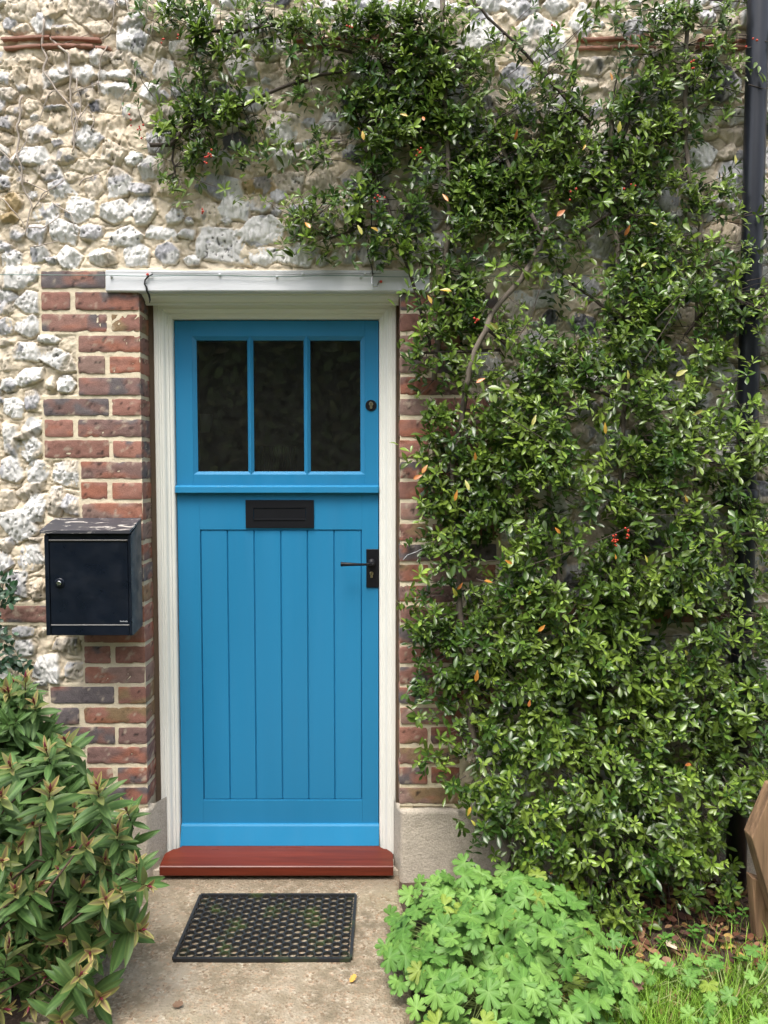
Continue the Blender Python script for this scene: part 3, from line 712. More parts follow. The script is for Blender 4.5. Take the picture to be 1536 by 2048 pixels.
# upper leaf
ul = MB(); zt, zb = dz(641), dz(979)
T = 0.044
gx0, gx1 = dX(388.5), dX(729.5); gz1, gz0 = dz(672), dz(949)
ul.box(dxl + .002, gx0, YD, YD + T, zb, zt, .0015); ul.box(gx1, dxr - .002, YD, YD + T, zb, zt, .0015)
ul.box(gx0 - .0005, gx1 + .0005, YD + .0003, YD + T, gz1, zt - .0005); ul.box(gx0 - .0005, gx1 + .0005, YD + .0003, YD + T, zb + .0005, gz0)
pans = [(396, 496.5), (508.5, 608.5), (621.5, 721)]
pz1, pz0 = dz(680), dz(943)
YG = YD + 0.013
edges = [gx0, dX(502.5), dX(615), gx1]
for k, (a, b) in enumerate(pans):      # splayed glazing beads round each pane
    A, B = dX(a), dX(b); o0, o1 = edges[k], edges[k + 1]
    if k > 0: o0 += 0.0012
    if k < 2: o1 -= 0.0012
    outer = [(o0, YD + .0006, gz0), (o1, YD + .0006, gz0), (o1, YD + .0006, gz1), (o0, YD + .0006, gz1)]
    mid = [(A, YG - .002, pz0), (B, YG - .002, pz0), (B, YG - .002, pz1), (A, YG - .002, pz1)]
    inn = [(x, YD + T, z) for (x, y, z) in mid]
    fs = []
    for i in range(4): j = (i + 1) % 4; fs += [[i, j, 4 + j, 4 + i], [4 + i, 4 + j, 8 + j, 8 + i]]
    ul.add(outer + mid + inn, fs)
for c in edges[1:3]: ul.add([(c - .0012, YD + .0006, gz0), (c + .0012, YD + .0006, gz0), (c + .0012, YD + .0006, gz1), (c - .0012, YD + .0006, gz1)], [[0, 1, 2, 3]])
upper = ul.build('upper_leaf', M['blue'], door, fix=False)
for (a, b) in pans:
    g = MB(); A, B = dX(a), dX(b)
    g.add([(A - .002, YG, pz0 - .002), (B + .002, YG, pz0 - .002), (B + .002, YG, pz1 + .002), (A - .002, YG, pz1 + .002)], [[0, 1, 2, 3]])
    g.build('glass_pane', M['glass'], upper, fix=False)
# weather bar at the meeting of the leaves
mb = MB(); z1, z0 = dz(972, .11), dz(986, .105)
mb.prism([(YD - .001, z1 + .003), (YD - .013, z1 + .001), (YD - .021, z1 - .004), (YD - .022, z0 + .0015), (YD - .020, z0), (YD - .001, z0)], 'x', dxl + .002, dxr - .0025)
mb.build('weather_bar', M['blue'], upper)
c = at(742, 811, YD)
mb = MB(); mb.disc((c.x, c.z), 0.0205, YD - .004, YD, 32, .0012); le = mb.build('lock_rose', M['black'], upper)
mb = MB(); mb.lathe((c.x, c.z + .005), [(0, YD - .012), (.0065, YD - .012), (.0078, YD - .010), (.0078, YD - .004)], 20); mb.box(c.x - .0045, c.x + .0045, YD - .0095, YD - .0041, c.z - .012, c.z + .001, .0015)
mb.build('lock_cylinder', M['brass'], upper)
mb = MB(); mb.box(c.x - .001, c.x + .001, YD - .0126, YD - .0115, c.z + .001, c.z + .009); mb.build('keyhole', M['hole'], upper)

# lower leaf
ll = MB(); zt, zb = dz(984), dz(1699)
px0, px1 = dX(399.5), dX(723.5); pzt, pzb = dz(1059), dz(1600.5)
ll.box(dxl + .003, px0, YD, YD + T, zb, zt, .0015); ll.box(px1, dxr - .003, YD, YD + T, zb, zt, .0015)
ll.box(px0 - .0005, px1 + .0005, YD + .0003, YD + T, pzt, zt - .0005); ll.box(px0 - .0005, px1 + .0005, YD + .0003, YD + T, zb + .0005, pzb)
# recessed boarded panel: sloped margin + V-grooved boards
dd = 0.0045; q = 0.0045
fs = []; outer = [(px0, YD + .001, pzb), (px1, YD + .001, pzb), (px1, YD + .001, pzt), (px0, YD + .001, pzt)]
mid = [(px0 + q * .3, YD + dd + .004, pzb + q * .3), (px1 - q * .3, YD + dd + .004, pzb + q * .3), (px1 - q * .3, YD + dd + .004, pzt - q * .3), (px0 + q * .3, YD + dd + .004, pzt - q * .3)]
inn = [(px0 + q, YD + dd - .001, pzb + q), (px1 - q, YD + dd - .001, pzb + q), (px1 - q, YD + dd - .001, pzt - q), (px0 + q, YD + dd - .001, pzt - q)]
for i in range(4): j = (i + 1) % 4; fs += [[i, j, 4 + j, 4 + i], [4 + i, 4 + j, 8 + j, 8 + i]]
ll.add(outer + mid + inn, fs)
xs = [px0 + q]; yy = [YD + dd - .001]
for g in (454, 507.5, 561, 614.5, 668):
    X = dX(g); xs += [X - .0036, X - .0030, X, X + .0030, X + .0036]; yy += [YD + dd - .001, YD + dd - .0004, YD + dd + .0045, YD + dd - .0004, YD + dd - .001]
xs.append(px1 - q); yy.append(YD + dd - .001)
n = len(xs)
ll.add([(x, y, pzb + q) for x, y in zip(xs, yy)] + [(x, y, pzt - q) for x, y in zip(xs, yy)], [[i, i + 1, n + i + 1, n + i] for i in range(n - 1)])
lower = ll.build('lower_leaf', M['blue'], door, fix=False)
mb = MB(); z1, z0 = dz(1651, .118), dz(1697, .098)
mb.prism([(YD - .0005, z1 + .004), (YD - .008, z1 + .003), (YD - .012, z1 - .003), (YD - .033, z0 + .013), (YD - .034, z0 + .001), (YD - .030, z0), (YD - .0005, z0)], 'x', dxl + .004, dxr - .0015)
mb.build('weather_board', M['blue'], lower)
# letter plate
a, b = at(491, 1000, YD - .003), at(628, 1056, YD - .003)
lp = MB(); fx, fzv = 0.0265, 0.021
X0, X1, Z1, Z0 = a.x, b.x, a.z, b.z; A0, A1, B1, B0 = at(507, 1024, YD).x, at(612, 1024, YD).x, at(558, 1016, YD).z, at(558, 1040, YD).z
lp.box(X0, X1, YD - .005, YD, B1, Z1, .001); lp.box(X0, X1, YD - .005, YD, Z0, B0, .001); lp.box(X0, A0, YD - .0049, YD, B0 - .001, B1 + .001); lp.box(A1, X1, YD - .0049, YD, B0 - .001, B1 + .001)
lpo = lp.build('letter_plate', M['black'], lower)
mb = MB(); mb.box(A0 + .001, A1 - .001, YD - .0025, YD - .0005, B0 + .003, B1 - .001, .0006); mb.prism([(YD - .0025, B0 + .0045), (YD - .0075, B0 + .003), (YD - .0075, B0 + .0005), (YD - .0025, B0 + .0005)], 'x', A0 + .001, A1 - .001)
mb.build('letter_flap', M['black'], lower)
# lever handle on plate
a, b = at(732.5, 1098, YD), at(757, 1175, YD)
mb = MB(); mb.box(a.x, b.x, YD - .005, YD, b.z, a.z, .0014)
for sx in (a.x + .005, b.x - .005):
    for sz in (a.z - .005, b.z + .005): mb.disc((sx, sz), .0019, YD - .0062, YD - .004, 10)
mb.build('handle_plate', M['black'], lower)
c = at(743, 1127, YD - .03)
hb = MB()
hb.lathe((c.x, c.z), [(0, YD - .022), (.006, YD - .022), (.0085, YD - .016), (.0125, YD - .014), (.0150, YD - .010), (.0150, YD - .005)], 28)
e = at(681, 1128.5, YD - .055); s0 = Vector((c.x, YD - .018, c.z)); s1 = Vector((c.x, YD - .045, c.z))
pts = [s0, Vector((c.x, YD - .036, c.z)), Vector((c.x - .003, YD - .046, c.z)), Vector((c.x - .012, YD - .052, c.z - .0005)), Vector((c.x - .028, YD - .054, c.z - .001)), Vector((c.x - .0285, YD - .054, c.z - .001)), Vector((c.x - .032, YD - .054, c.z - .001)), Vector((c.x - .0325, YD - .054, c.z - .001)),
       Vector((e.x + .008, YD - .055, e.z)), Vector((e.x + .004, YD - .055, e.z)), Vector((e.x + .001, YD - .055, e.z)), Vector((e.x, YD - .055, e.z))]
hb.tube(pts, [.0065, .0065, .0062, .0052, .0042, .0056, .0056, .0044, .0078, .0088, .0078, .004], 14)
hb.build('lever_handle', M['black'], lower, smooth=True)
c = at(743, 1148, YD - .005)
mb = MB(); mb.lathe((c.x, c.z + .002), [(0, YD - .011), (.0062, YD - .011), (.0075, YD - .009), (.0075, YD - .005)], 20); mb.box(c.x - .0042, c.x + .0042, YD - .009, YD - .0051, c.z - .014, c.z - .001, .0012)
mb.build('lock_cylinder', M['brass'], lower)
mb = MB(); mb.box(c.x - .001, c.x + .001, YD - .0116, YD - .0105, c.z - .002, c.z + .006); mb.build('keyhole', M['hole'], lower)
# hardwood sill with scotia-shaped ends
SF = -0.022; sxl, sxr = at(319, 1750, SF).x, at(786.5, 1750, SF).x; bxl, bxr = dX(360, .12), dX(757, .12)
pl = [(bxl, 0.19), (bxl, 0.112)]
for t in range(7):
    a_ = t / 6 * math.pi / 2; pl.append((bxl - 0.030 * (1 - math.cos(a_)), 0.112 - 0.034 * math.sin(a_)))
pl += [(sxl + .012, 0.066), (sxl + .003, 0.055), (sxl, 0.045), (sxl, SF)]
pr = [(bxr + bxl - x, y) for (x, y) in pl]
pr = [(x if x < bxr + .036 else bxr + .036 + (x - bxr - .036) * (sxr - bxr - .036) / max(1e-6, (bxr + bxl - sxl - bxr - .036)), y) for (x, y) in pr]
poly = pl + pr[::-1]; n = len(poly)
zt = lambda y: 0.054 + (y - SF) * 0.13
top = [(x, y, zt(y)) for (x, y) in poly]; top = [(x, y + (.003 if y == SF else 0), z) for (x, y, z) in top]
lowr = [(x, y, zt(y) - .003) for (x, y) in poly]; bot = [(x, y, 0.020) for (x, y) in poly]
fs = [list(range(n))] + [[i, (i + 1) % n, n + (i + 1) % n, n + i] for i in range(n)] + [[n + i, n + (i + 1) % n, 2 * n + (i + 1) % n, 2 * n + i] for i in range(n)] + [[2 * n + i for i in range(n)][::-1]]
mb = MB(); mb.add(top + lowr + bot, fs); mb.build('door_sill', M['sill'], door)
mb = MB(); mb.box(XL - .03, XR + .03, 0.012, 0.18, -0.04, 0.0202); mb.build('sill_bed', M['render'], door)

# ------------------------------------------------------------------ the dark room seen through the panes
rm = MB()
x0, x1, y0, y1, z0, z1 = -2.0, 1.2, 0.33, 3.2, 0.02, 2.5
rm.add([(x0, y0, z0), (x1, y0, z0), (x1, y1, z0), (x0, y1, z0), (x0, y0, z1), (x1, y0, z1), (x1, y1, z1), (x0, y1, z1)], [(0, 3, 2, 1), (4, 5, 6, 7), (1, 2, 6, 5), (2, 3, 7, 6), (3, 0, 4, 7)])
# front return walls beside the door
rm.add([(x0, y0, z0), (XL - .004, y0, z0), (XL - .004, y0, z1), (x0, y0, z1), (XR + .004, y0, z0), (x1, y0, z0), (x1, y0, z1), (XR + .004, y0, z1)], [(0, 1, 2, 3), (4, 5, 6, 7)])
o = rm.build('room', M['room'], None, fix=False); o['kind'] = 'structure'
mb = MB()
p = at(655, 800, 2.4); n = 60; V = []
x0, x1 = at(520, 800, 2.2).x, at(590, 800, 2.2).x
vs = [(x0 + (x1 - x0) * i / n, 2.2 + 0.012 * math.sin(i * 1.4), z) for z in (0.06, 1.62) for i in range(n + 1)]
mb.add(vs, [[i, i + 1, n + 2 + i, n + 1 + i] for i in range(n)])
tag(mb.build('curtain', M['curtain'], None, fix=False), 'pale striped curtain hanging in the dark room behind the middle pane', 'curtain')
p = at(405, 835, 0.42)
vz = thing('house_plant', 'small potted plant dimly seen through the left glass pane', 'plant', (p.x, 0.42, p.z - .06))
mb = MB(); b = len(mb.v)
for (r_, z_) in ((0.028, 0), (0.036, .03), (0.040, .07), (0.037, .072)):
    for k in range(16): mb.v.append((p.x + r_ * math.cos(k * math.pi / 8), 0.42 + r_ * math.sin(k * math.pi / 8), p.z - .06 + z_)); mb.c.append((1, 1, 1))
for i in range(3):
    for k in range(16): mb.f.append([i * 16 + k, i * 16 + (k + 1) % 16, (i + 1) * 16 + (k + 1) % 16, (i + 1) * 16 + k])
mb.build('pot', M['vase'], vz, smooth=True)

# ------------------------------------------------------------------ leaf building kit
def leaf_template(nl=4, nw=2, wfun=None, fold=0.25, arch=0.25, L=1.0):
    V = []; T = []; E = []
    for i in range(nl + 1):
        t = i / nl; w_ = wfun(t)
        for j in range(-nw, nw + 1):
            s = j / nw
            V.append((s * w_, t * L, abs(s) * w_ * fold - arch * t * t)); T.append(t); E.append(abs(s))
    n = 2 * nw + 1
    Fq = [[i * n + j, i * n + j + 1, (i + 1) * n + j + 1, (i + 1) * n + j] for i in range(nl) for j in range(n - 1)]
    return np.array(V), np.array(Fq), np.array(T), np.array(E)
def place(tv, tf, pos, dirs, norms, scale, wsc=None):
    """stamp template at pos: y axis -> dirs, z axis -> norms (orthogonalised)"""
    d = dirs / np.linalg.norm(dirs, axis=1, keepdims=True)
    x = np.cross(d, norms); ln = np.linalg.norm(x, axis=1, keepdims=True); ln[ln < 1e-6] = 1; x = x / ln
    z = np.cross(x, d)
    s = scale[:, None, None]; wx_ = (wsc if wsc is not None else np.ones(len(pos)))[:, None, None]
    V = pos[:, None, :] + s * (tv[None, :, 0:1] * x[:, None, :] * wx_ + tv[None, :, 1:2] * d[:, None, :] + tv[None, :, 2:3] * z[:, None, :])
    n = len(tv); Fc = tf[None] + (np.arange(len(pos)) * n)[:, None, None]
    return V.reshape(-1, 3), Fc.reshape(-1, tf.shape[1])
def rv(n, s=1.0): return rng.normal(0, s, (n, 3))

# ------------------------------------------------------------------ climbing firethorn
fire = thing('firethorn_shrub', 'large wall-trained firethorn with glossy small leaves, climbing beside and above the door', 'shrub', at(1040, 1760, -0.12) * 1.0)
DM = ["000036656668877112237841", "000002664557886242025853", "000015536757877454246741", "000048875346877677666631", "000066534436567777775520",
      "000004200047467777666541", "000000002646657688767555", "000000001444345465546654", "000000000000146333667655", "000000000000167622678877",
      "000000000000177677787876", "000000000000156787776765", "000000000000267888777776", "000000000000277888888777", "000000000000267888778776",
      "000000000000178887777776", "000000000000178777778876", "000000000000167676777875", "000000000000277888788876", "000000000000178888888876",
      "000000000000068888888877", "000000000000057888888877", "000000000000056888888888", "000000000000045788888888", "000000000000004888888888",
      "000000000000002788788873", "000000000000001578888850", "000000000000000178876640", "000000000000000003875210", "000000000000000000131110"]
tips = []; depth_t = []
for r_, row in enumerate(DM):
    for c_ in range(26):
        ch = row[min(c_, 23)]; dns = int(ch)
        if dns == 0: continue
        if c_ >= 24: dns = max(0, dns - (c_ - 23) * 1)
        wgt = {1: .7, 2: 1.3, 3: 2.2, 4: 3.2, 5: 4.6, 6: 6.5, 7: 9.5, 8: 12.5}[max(1, dns)]
        # clumpy: modulate with noise
        k = rng.poisson(wgt * (1.65 if c_ > 12 else (2.3 if c_ < 11 else 1.7)) * (1.4 if (r_ < 10 and c_ > 10) else 1.0))
        for _ in range(k):
            px = (c_ + rng.random()) * 64; py = (r_ + rng.random()) * 64
            if px < 814 and py > 590 and py < 1700: continue
            cl = float(fbm(np.array([px / 55.]), np.array([py / 50.]), 3.0, 2)[0])
            if cl < 0.42 and rng.random() < 0.8: continue
            tm = 0.10 + 0.16 * sstep(850, 1150, px) * sstep(300, 900, py) + 0.10 * sstep(1400, 1700, py)
            dep = 0.035 + float(tm) * (rng.random() ** 0.75)
            tips.append(at(px, py, -dep)); depth_t.append((px, py, dep))
tips = np.array([tuple(t) for t in tips]); NT = len(tips); dp = np.array([d[2] for d in depth_t])
# branches traced in the plane of the wall
BR = [([(885, -30), (883, 110), (890, 170), (897, 300), (898, 460), (880, 640), (868, 760)], .011, .06), ([(935, -10), (975, 35), (1010, 65), (1060, 115), (1090, 155), (1120, 185), (1150, 220), (1180, 245)], .006, .07),
      ([(985, 240), (1010, 310), (1030, 360), (1045, 400), (1060, 440)], .009, .09), ([(1095, 455), (1084, 480), (1070, 510), (1040, 560), (1000, 605), (985, 625), (950, 700), (930, 780)], .011, .13), ([(1064, 430), (1076, 458), (1084, 480)], .008, .13), ([(930, 780), (905, 950), (915, 1130), (925, 1300), (950, 1500), (1000, 1640), (1040, 1770)], .013, .07),
      ([(905, 405), (960, 430), (1025, 470), (1045, 495)], .006, .07), ([(1375, -20), (1372, 200), (1372, 300), (1378, 360), (1400, 400), (1400, 445), (1390, 800), (1392, 1200), (1400, 1780)], .010, .06),
      ([(1222, 230), (1222, 300), (1250, 800), (1230, 1100), (1190, 1400), (1180, 1780)], .010, .08), ([(1262, 225), (1245, 280), (1235, 340)], .008, .08),
      ([(778, 420), (790, 480), (815, 530), (835, 600), (848, 650), (862, 700)], .006, .06), ([(1115, 540), (1160, 580), (1210, 615), (1280, 700)], .006, .06), ([(1370, 670), (1410, 620), (1440, 590)], .007, .1),
      ([(720, 110), (660, 95), (600, 60), (540, 50), (465, 65), (400, 60)], .006, .07), ([(760, 130), (640, 150), (560, 175), (500, 205), (430, 228), (370, 255), (340, 290), (300, 290)], .0075, .07),
      ([(690, 180), (720, 250), (740, 330), (770, 400), (785, 450)], .0085, .05), ([(850, 706), (930, 703), (1000, 700)], .006, .08), ([(1580, 1052), (1536, 1060), (1490, 1068), (1440, 1078), (1380, 1100)], .008, .17),
      ([(800, 450), (720, 455), (660, 478), (620, 450)], .005, .06), ([(350, 270), (345, 320), (350, 345)], .004, .05), ([(885, 60), (820, 40), (760, 30), (700, 70)], .006, .06),
      ([(1085, 480), (1150, 470), (1220, 430), (1300, 300), (1372, 250)], .008, .07), ([(905, 600), (1000, 680), (1100, 760), (1250, 800)], .007, .08), ([(1000, 1760), (1100, 1500), (1120, 1200), (1090, 900), (1070, 700)], .009, .12)]
nodes = []
for pts, rad, dep in BR:
    P3 = [at(x, y, -dep - 0.015 * random.random()) for x, y in pts]; out = []
    for a, b in zip(P3[:-1], P3[1:]):
        n = max(2, int((b - a).length / 0.03))
        for k in range(n): out.append(a.lerp(b, k / n) + Vector((random.gauss(0, .002), random.gauss(0, .002), 0)))
    out.append(P3[-1]); L_ = len(out)
    bmb_ = MB(); bmb_.tube(out, [rad * (0.75 + 0.25 * math.sin(i * 1.1) * .3 + .2 * i / L_) for i in range(L_)], 7); bmb_.build('branch', M['bark'] if rad > .0085 else M['bark2'], fire, smooth=True, fix=False)
    nodes += [tuple(q) for q in out]
nodes = np.array(nodes); st = MB()
# twigs: each spray grows out of the nearest framework, in part
for i in range(NT):
    t = Vector(tips[i]); d = ((nodes - tips[i]) ** 2).sum(1); j = int(d.argmin()); q = Vector(nodes[j])
    dv = q - t; ln = dv.length
    if ln > 0.25: dv = dv.normalized() * min(ln, 0.05 + 0.10 * random.random())
    else: dv = dv * (1.0 if ln < 0.10 else random.uniform(.3, .8))
    mid = t + dv * 0.5 + Vector((random.gauss(0, .008), random.gauss(0, .006), random.gauss(0, .008) - 0.004))
    st.tube([t, mid, t + dv], [.0009, .0013, .0020], 3, False)
# a few long arching shoots and dead twigs
for pts in ([(1060, 1130), (1120, 1110), (1200, 1080), (1290, 1040)], [(1310, 640), (1390, 560), (1340, 640), (1290, 720)], [(1010, 830), (1090, 880), (1140, 900)], [(1240, 1000), (1300, 1030), (1380, 1030), (1440, 1000)], [(1160, 930), (1190, 990), (1200, 1040)], [(1320, 1700), (1335, 1760), (1340, 1800)], [(1085, 560), (1060, 640), (1020, 700)]):
    st.tube([at(x, y, -.28) for x, y in pts], .0014, 4, False)
st.build('twigs', M['bark2'], fire, smooth=True, fix=False)['kind'] = 'stuff'
wf = lambda t: 0.19 * math.sin(math.pi * min(1, t ** 1.5 * 0.97 + 0.03)) ** 0.75 + 0.004
tv, tf, tT, tE = leaf_template(5, 1, wf, 0.35, 0.16)
pos = []; dr = []; nr = []; sc = []; co = []; wide_ = []
for i in range(NT):
    ax = np.array([random.gauss(0, .55) + .12 * np.sign(tips[i][0]), -1.0 + random.gauss(0, .3), 0.55 + random.gauss(0, .5)]); ax /= np.linalg.norm(ax)
    k = random.randint(4, 10); ph = random.random() * 6.28; L_ = random.uniform(.027, .047)
    u = np.cross(ax, [0, 0, 1.0]); u /= np.linalg.norm(u) + 1e-9; v = np.cross(ax, u)
    bright = random.random()
    tone = (np.array([0.032, 0.074, 0.012]) * (1 - bright ** 1.4) + np.array([0.175, 0.255, 0.038]) * bright ** 1.4) * random.uniform(.8, 1.25)
    for q in range(k):
        a = ph + q * 2.399; lay = q / k; sp = 0.35 + 0.95 * lay + random.gauss(0, .15)
        d = ax * (1.05 - lay * .9) + (u * math.cos(a) + v * math.sin(a)) * sp
        pos.append(tips[i] - ax * 0.018 * lay + 0.002 * (u * math.cos(a) + v * math.sin(a))); dr.append(d)
        nr.append(ax * 1.0 + np.array([0, -.15, .35]) + np.random.default_rng(i * 20 + q).normal(0, .25, 3)); sc.append(L_ * random.uniform(.7, 1.1) * (0.62 + 0.45 * lay))
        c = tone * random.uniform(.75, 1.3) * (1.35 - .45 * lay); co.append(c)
    # stem leaves below the rosette
    g_ = ax * .5 + np.array([random.gauss(0, .6), random.gauss(0, .3), random.gauss(.4, .6)]); g_ /= np.linalg.norm(g_)
    for q in range(random.randint(4, 8)):
        s_ = random.uniform(.012, .085); a = random.random() * 6.28
        pos.append(tips[i] - g_ * s_ + np.array([random.gauss(0, .004), 0, random.gauss(0, .004)])); dr.append((u * math.cos(a) + v * math.sin(a)) + ax * .3)
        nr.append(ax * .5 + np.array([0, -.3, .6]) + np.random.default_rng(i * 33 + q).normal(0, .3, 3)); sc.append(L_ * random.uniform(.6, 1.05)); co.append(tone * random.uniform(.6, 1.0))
pos = np.array(pos); dr = np.array(dr); nr = np.array(nr); sc = np.array(sc); co = np.array(co)
# no leaf inside the wall
pos[:, 1] = np.minimum(pos[:, 1], -0.03)
V, Fc = place(tv, tf, pos, dr, nr, sc, rng.uniform(.8, 1.2, len(pos)))
V[:, 1] = np.minimum(V[:, 1], -0.02)
cv = np.repeat(co, len(tv), 0) * (1 + 0.35 * (np.tile(tE, len(pos)) < .1))[:, None]
mesh_np('foliage', V, Fc, M['leaf'], fire, np.clip(cv, 0, 1), True)
print('tips', NT, 'leaves', len(pos))
# turning leaves
YL = [(715, 255), (725, 262), (800, 228), (885, 388), (845, 233), (1035, 258), (1165, 300), (1240, 243), (1220, 145), (1130, 420), (1295, 525), (1300, 445), (855, 590), (880, 580), (970, 757), (1072, 830), (1210, 845), (950, 905), (930, 960), (915, 980), (855, 930), (845, 950), (1290, 1110), (1370, 990), (980, 645), (1110, 1055), (1370, 1300), (925, 1165), (905, 1175), (985, 1165), (1140, 1578), (1150, 1580), (935, 1632), (942, 1640), (1185, 1655), (1110, 1740), (1120, 1742), (955, 1340), (1060, 1180), (1230, 1108), (1255, 740), (1375, 740), (1430, 1640), (1260, 450), (1470, 310), (715, 450), (742, 455), (610, 445), (1010, 1120), (1385, 830), (1060, 1400), (1240, 1450), (1370, 1530), (1090, 1250), (1300, 1620)]
p_ = []; d_ = []; n_ = []; s_ = []; c_ = []
for (x, y) in YL:
    p_.append(tuple(at(x, y, -.16 - .14 * (y > 600) * (x > 900) - .02 * random.random()))); d_.append((random.gauss(0, .6), random.gauss(-.2, .3), random.gauss(-.6, .5))); n_.append((random.gauss(0, .3), -1, random.gauss(.4, .3))); s_.append(random.uniform(.022, .038))
    c_.append(random.choice([(0.50, 0.22, 0.04), (0.55, 0.36, 0.06), (0.42, 0.40, 0.07), (0.48, 0.17, 0.05), (0.40, 0.38, 0.09)]))
for q in range(len(p_)):
    V, Fc = place(tv, tf, np.array(p_[q:q+1]), np.array(d_[q:q+1]), np.array(n_[q:q+1]), np.array(s_[q:q+1]), np.full(1, random.uniform(.8, 1.2)))
    C_ = np.array(c_[q])[None] * (.65 + .7 * fbm(V[:, 0] * 60, V[:, 2] * 60, q, 2))[:, None]
    mesh_np('yellowed_leaf', V, Fc, M['leaf'], fire, C_, True)
# berries
import bmesh
for (x, y, k) in [(415, 315, 10), (283, 258, 6), (258, 240, 3), (325, 80, 3), (352, 75, 3), (1382, 127, 4), (1232, 1082, 12), (1250, 1068, 6), (950, 638, 5), (760, 398, 5), (1095, 50, 2), (1320, 590, 4), (1145, 395, 3), (700, 55, 3), (1500, 85, 3), (405, 425, 4), (838, 305, 5), (1262, 370, 3)]:
    bmb = bmesh.new()
    for q in range(k):
        P_ = at(x + random.gauss(0, 6.5), y + random.gauss(0, 6.5), -.14 - (.16 if x > 900 and y > 600 else 0) - .02 * random.random())
        bmesh.ops.create_icosphere(bmb, subdivisions=2, radius=random.uniform(.0028, .004), matrix=Matrix.Translation(P_ - Vector(fire.location)))
    me = bpy.data.meshes.new('berry_cluster'); bmb.to_mesh(me); bmb.free(); me.materials.append(M['berry'])
    for p in me.polygons: p.use_smooth = True
    o = bpy.data.objects.new('berry_cluster', me); scene.collection.objects.link(o); o.parent = fire

# ------------------------------------------------------------------ bare ivy stems
IV = [[(85, 35), (80, 90), (88, 110), (85, 140), (105, 170), (125, 195), (140, 215), (143, 285)], [(92, 70), (118, 88), (133, 105), (136, 130), (140, 150), (134, 170), (140, 200), (148, 230), (145, 265), (142, 300)], [(148, 150), (155, 180), (158, 215), (163, 250)],
      [(40, 185), (34, 230), (32, 290), (38, 330), (45, 380), (60, 410), (48, 440), (48, 470)], [(-20, 290), (0, 300), (25, 325), (45, 360)], [(-20, 380), (0, 395), (30, 425), (45, 450)], [(60, 413), (80, 385), (105, 370), (130, 355)], [(50, 455), (85, 452), (110, 435), (122, 425)],
      [(210, 85), (195, 130), (195, 185)], [(235, -10), (222, 30), (215, 60), (200, 72)], [(272, 120), (265, 165), (240, 190), (235, 215)], [(155, 365), (165, 350), (190, 345), (200, 348)], [(145, 180), (170, 175), (200, 160)], [(305, 45), (300, 75)],
      [(60, 492), (75, 488), (110, 480)], [(100, 400), (135, 425), (148, 455)], [(103, 180), (80, 210), (75, 235), (45, 255)], [(143, 280), (150, 240), (165, 225), (175, 205)], [(180, 255), (185, 235), (172, 215)], [(245, -10), (252, 15), (262, 28)], [(120, 80), (150, 68), (170, 62)], [(20, 325), (40, 300), (55, 260)], [(45, 360), (90, 380), (60, 413)]]
iv = thing('ivy_stems', 'dead bare ivy stems clinging to the flint at upper left', 'vine', at(48, 470, -.03))
mb = MB()
for k, pts in enumerate(IV):
    P3 = [at(x, y, -.030) for x, y in pts]; out = []
    for a, b in zip(P3[:-1], P3[1:]):
        n = max(2, int((b - a).length / 0.012))
        for q in range(n): out.append(a.lerp(b, q / n))
    out.append(P3[-1])
    # hug the masonry relief
    o2 = []
    for q, v in enumerate(out):
        i = int(np.clip((v.x + 2.1) / STEP, 4, NX - 5)); j = int(np.clip((v.z + .06) / STEP, 4, NZ - 5))
        h = float(Hf[j - 3:j + 4, i - 3:i + 4].max()); o2.append(h)
    hh = np.convolve(np.pad(np.array(o2), 4, mode='edge'), np.ones(9) / 9, 'valid')
    r0 = 0.0042 if k in (0, 1, 3) else 0.0024
    out = [Vector((v.x + .0035 * math.sin(q * .9 + k), -max(hh[q], o2[q]) - r0 * .7, v.z + .003 * math.sin(q * .7 + k * 2))) for q, v in enumerate(out)]
    mb = MB(); mb.tube(out, [r0 * (1 - .45 * q / len(out)) for q in range(len(out))], 6); mb.build('stem', M['drystem'], iv, smooth=True, fix=False)

# ------------------------------------------------------------------ wires, hook, cord
mb = MB()
pts = []
for i in range(90):
    t = i / 89; px = -30 + t * 1620; py = 549 + 3.5 * math.sin(t * 3.1) + (1.2 * math.sin(t * 40) if px > 200 else 0)
    Yw = -0.032 - (0.012 if px < 215 else 0)
    pts.append(at(px, py, Yw))
mb.tube(pts, .0013, 5)
tag(mb.build('garden_wire', M['wire_g'], None, smooth=True, fix=False), 'thin pale green wire strung across the wall and along the lintel', 'wire')
mb = MB(); pts = [at(302 + 460 * t, 549 + (3 * math.sin(t * 3.14) - 4) * (1 if t < .6 else .6), -.0275) for t in [i / 40 for i in range(41)]]
mb.tube(pts, .0014, 5)
tag(mb.build('cable', M['wire_s'], None, smooth=True, fix=False), 'thin grey cable clipped along the top of the white lintel', 'cable')
for k, (x, y) in enumerate([(223, 553), (440, 549), (554, 554), (605, 548), (722, 554), (730, 547)]):
    mb = MB(); p = at(x, y, -.0265); mb.box(p.x - .004, p.x + .004, -.031, -.0235, p.z - .004, p.z + .004, .0012); mb.tube([(p.x, -.030, p.z - .001), (p.x, -.034, p.z - .001)], .0014, 6)
    tag(mb.build('cable_clip', M['lintel'], None), ['white cable clip near the left end of the lintel', 'white cable clip above the left glass pane', 'lower white cable clip above the middle glass pane', 'white cable clip above the gap between middle and right panes', 'lower white cable clip beside the hook on the lintel', 'upper white cable clip beside the hook on the lintel'][k], 'cable clip', 'white cable clips on the lintel')
mb = MB(); cp = [(306, 548), (296, 553), (290, 560), (289, 568), (293, 574), (294, 582), (298, 590), (300, 600), (299, 606)]
P3 = [at(x, y, -.031 + (.018 if y > 586 else 0)) for x, y in cp]
mb.tube(P3, [.002, .0028, .003, .0028, .0035, .0035, .004, .003, .0012], 7)
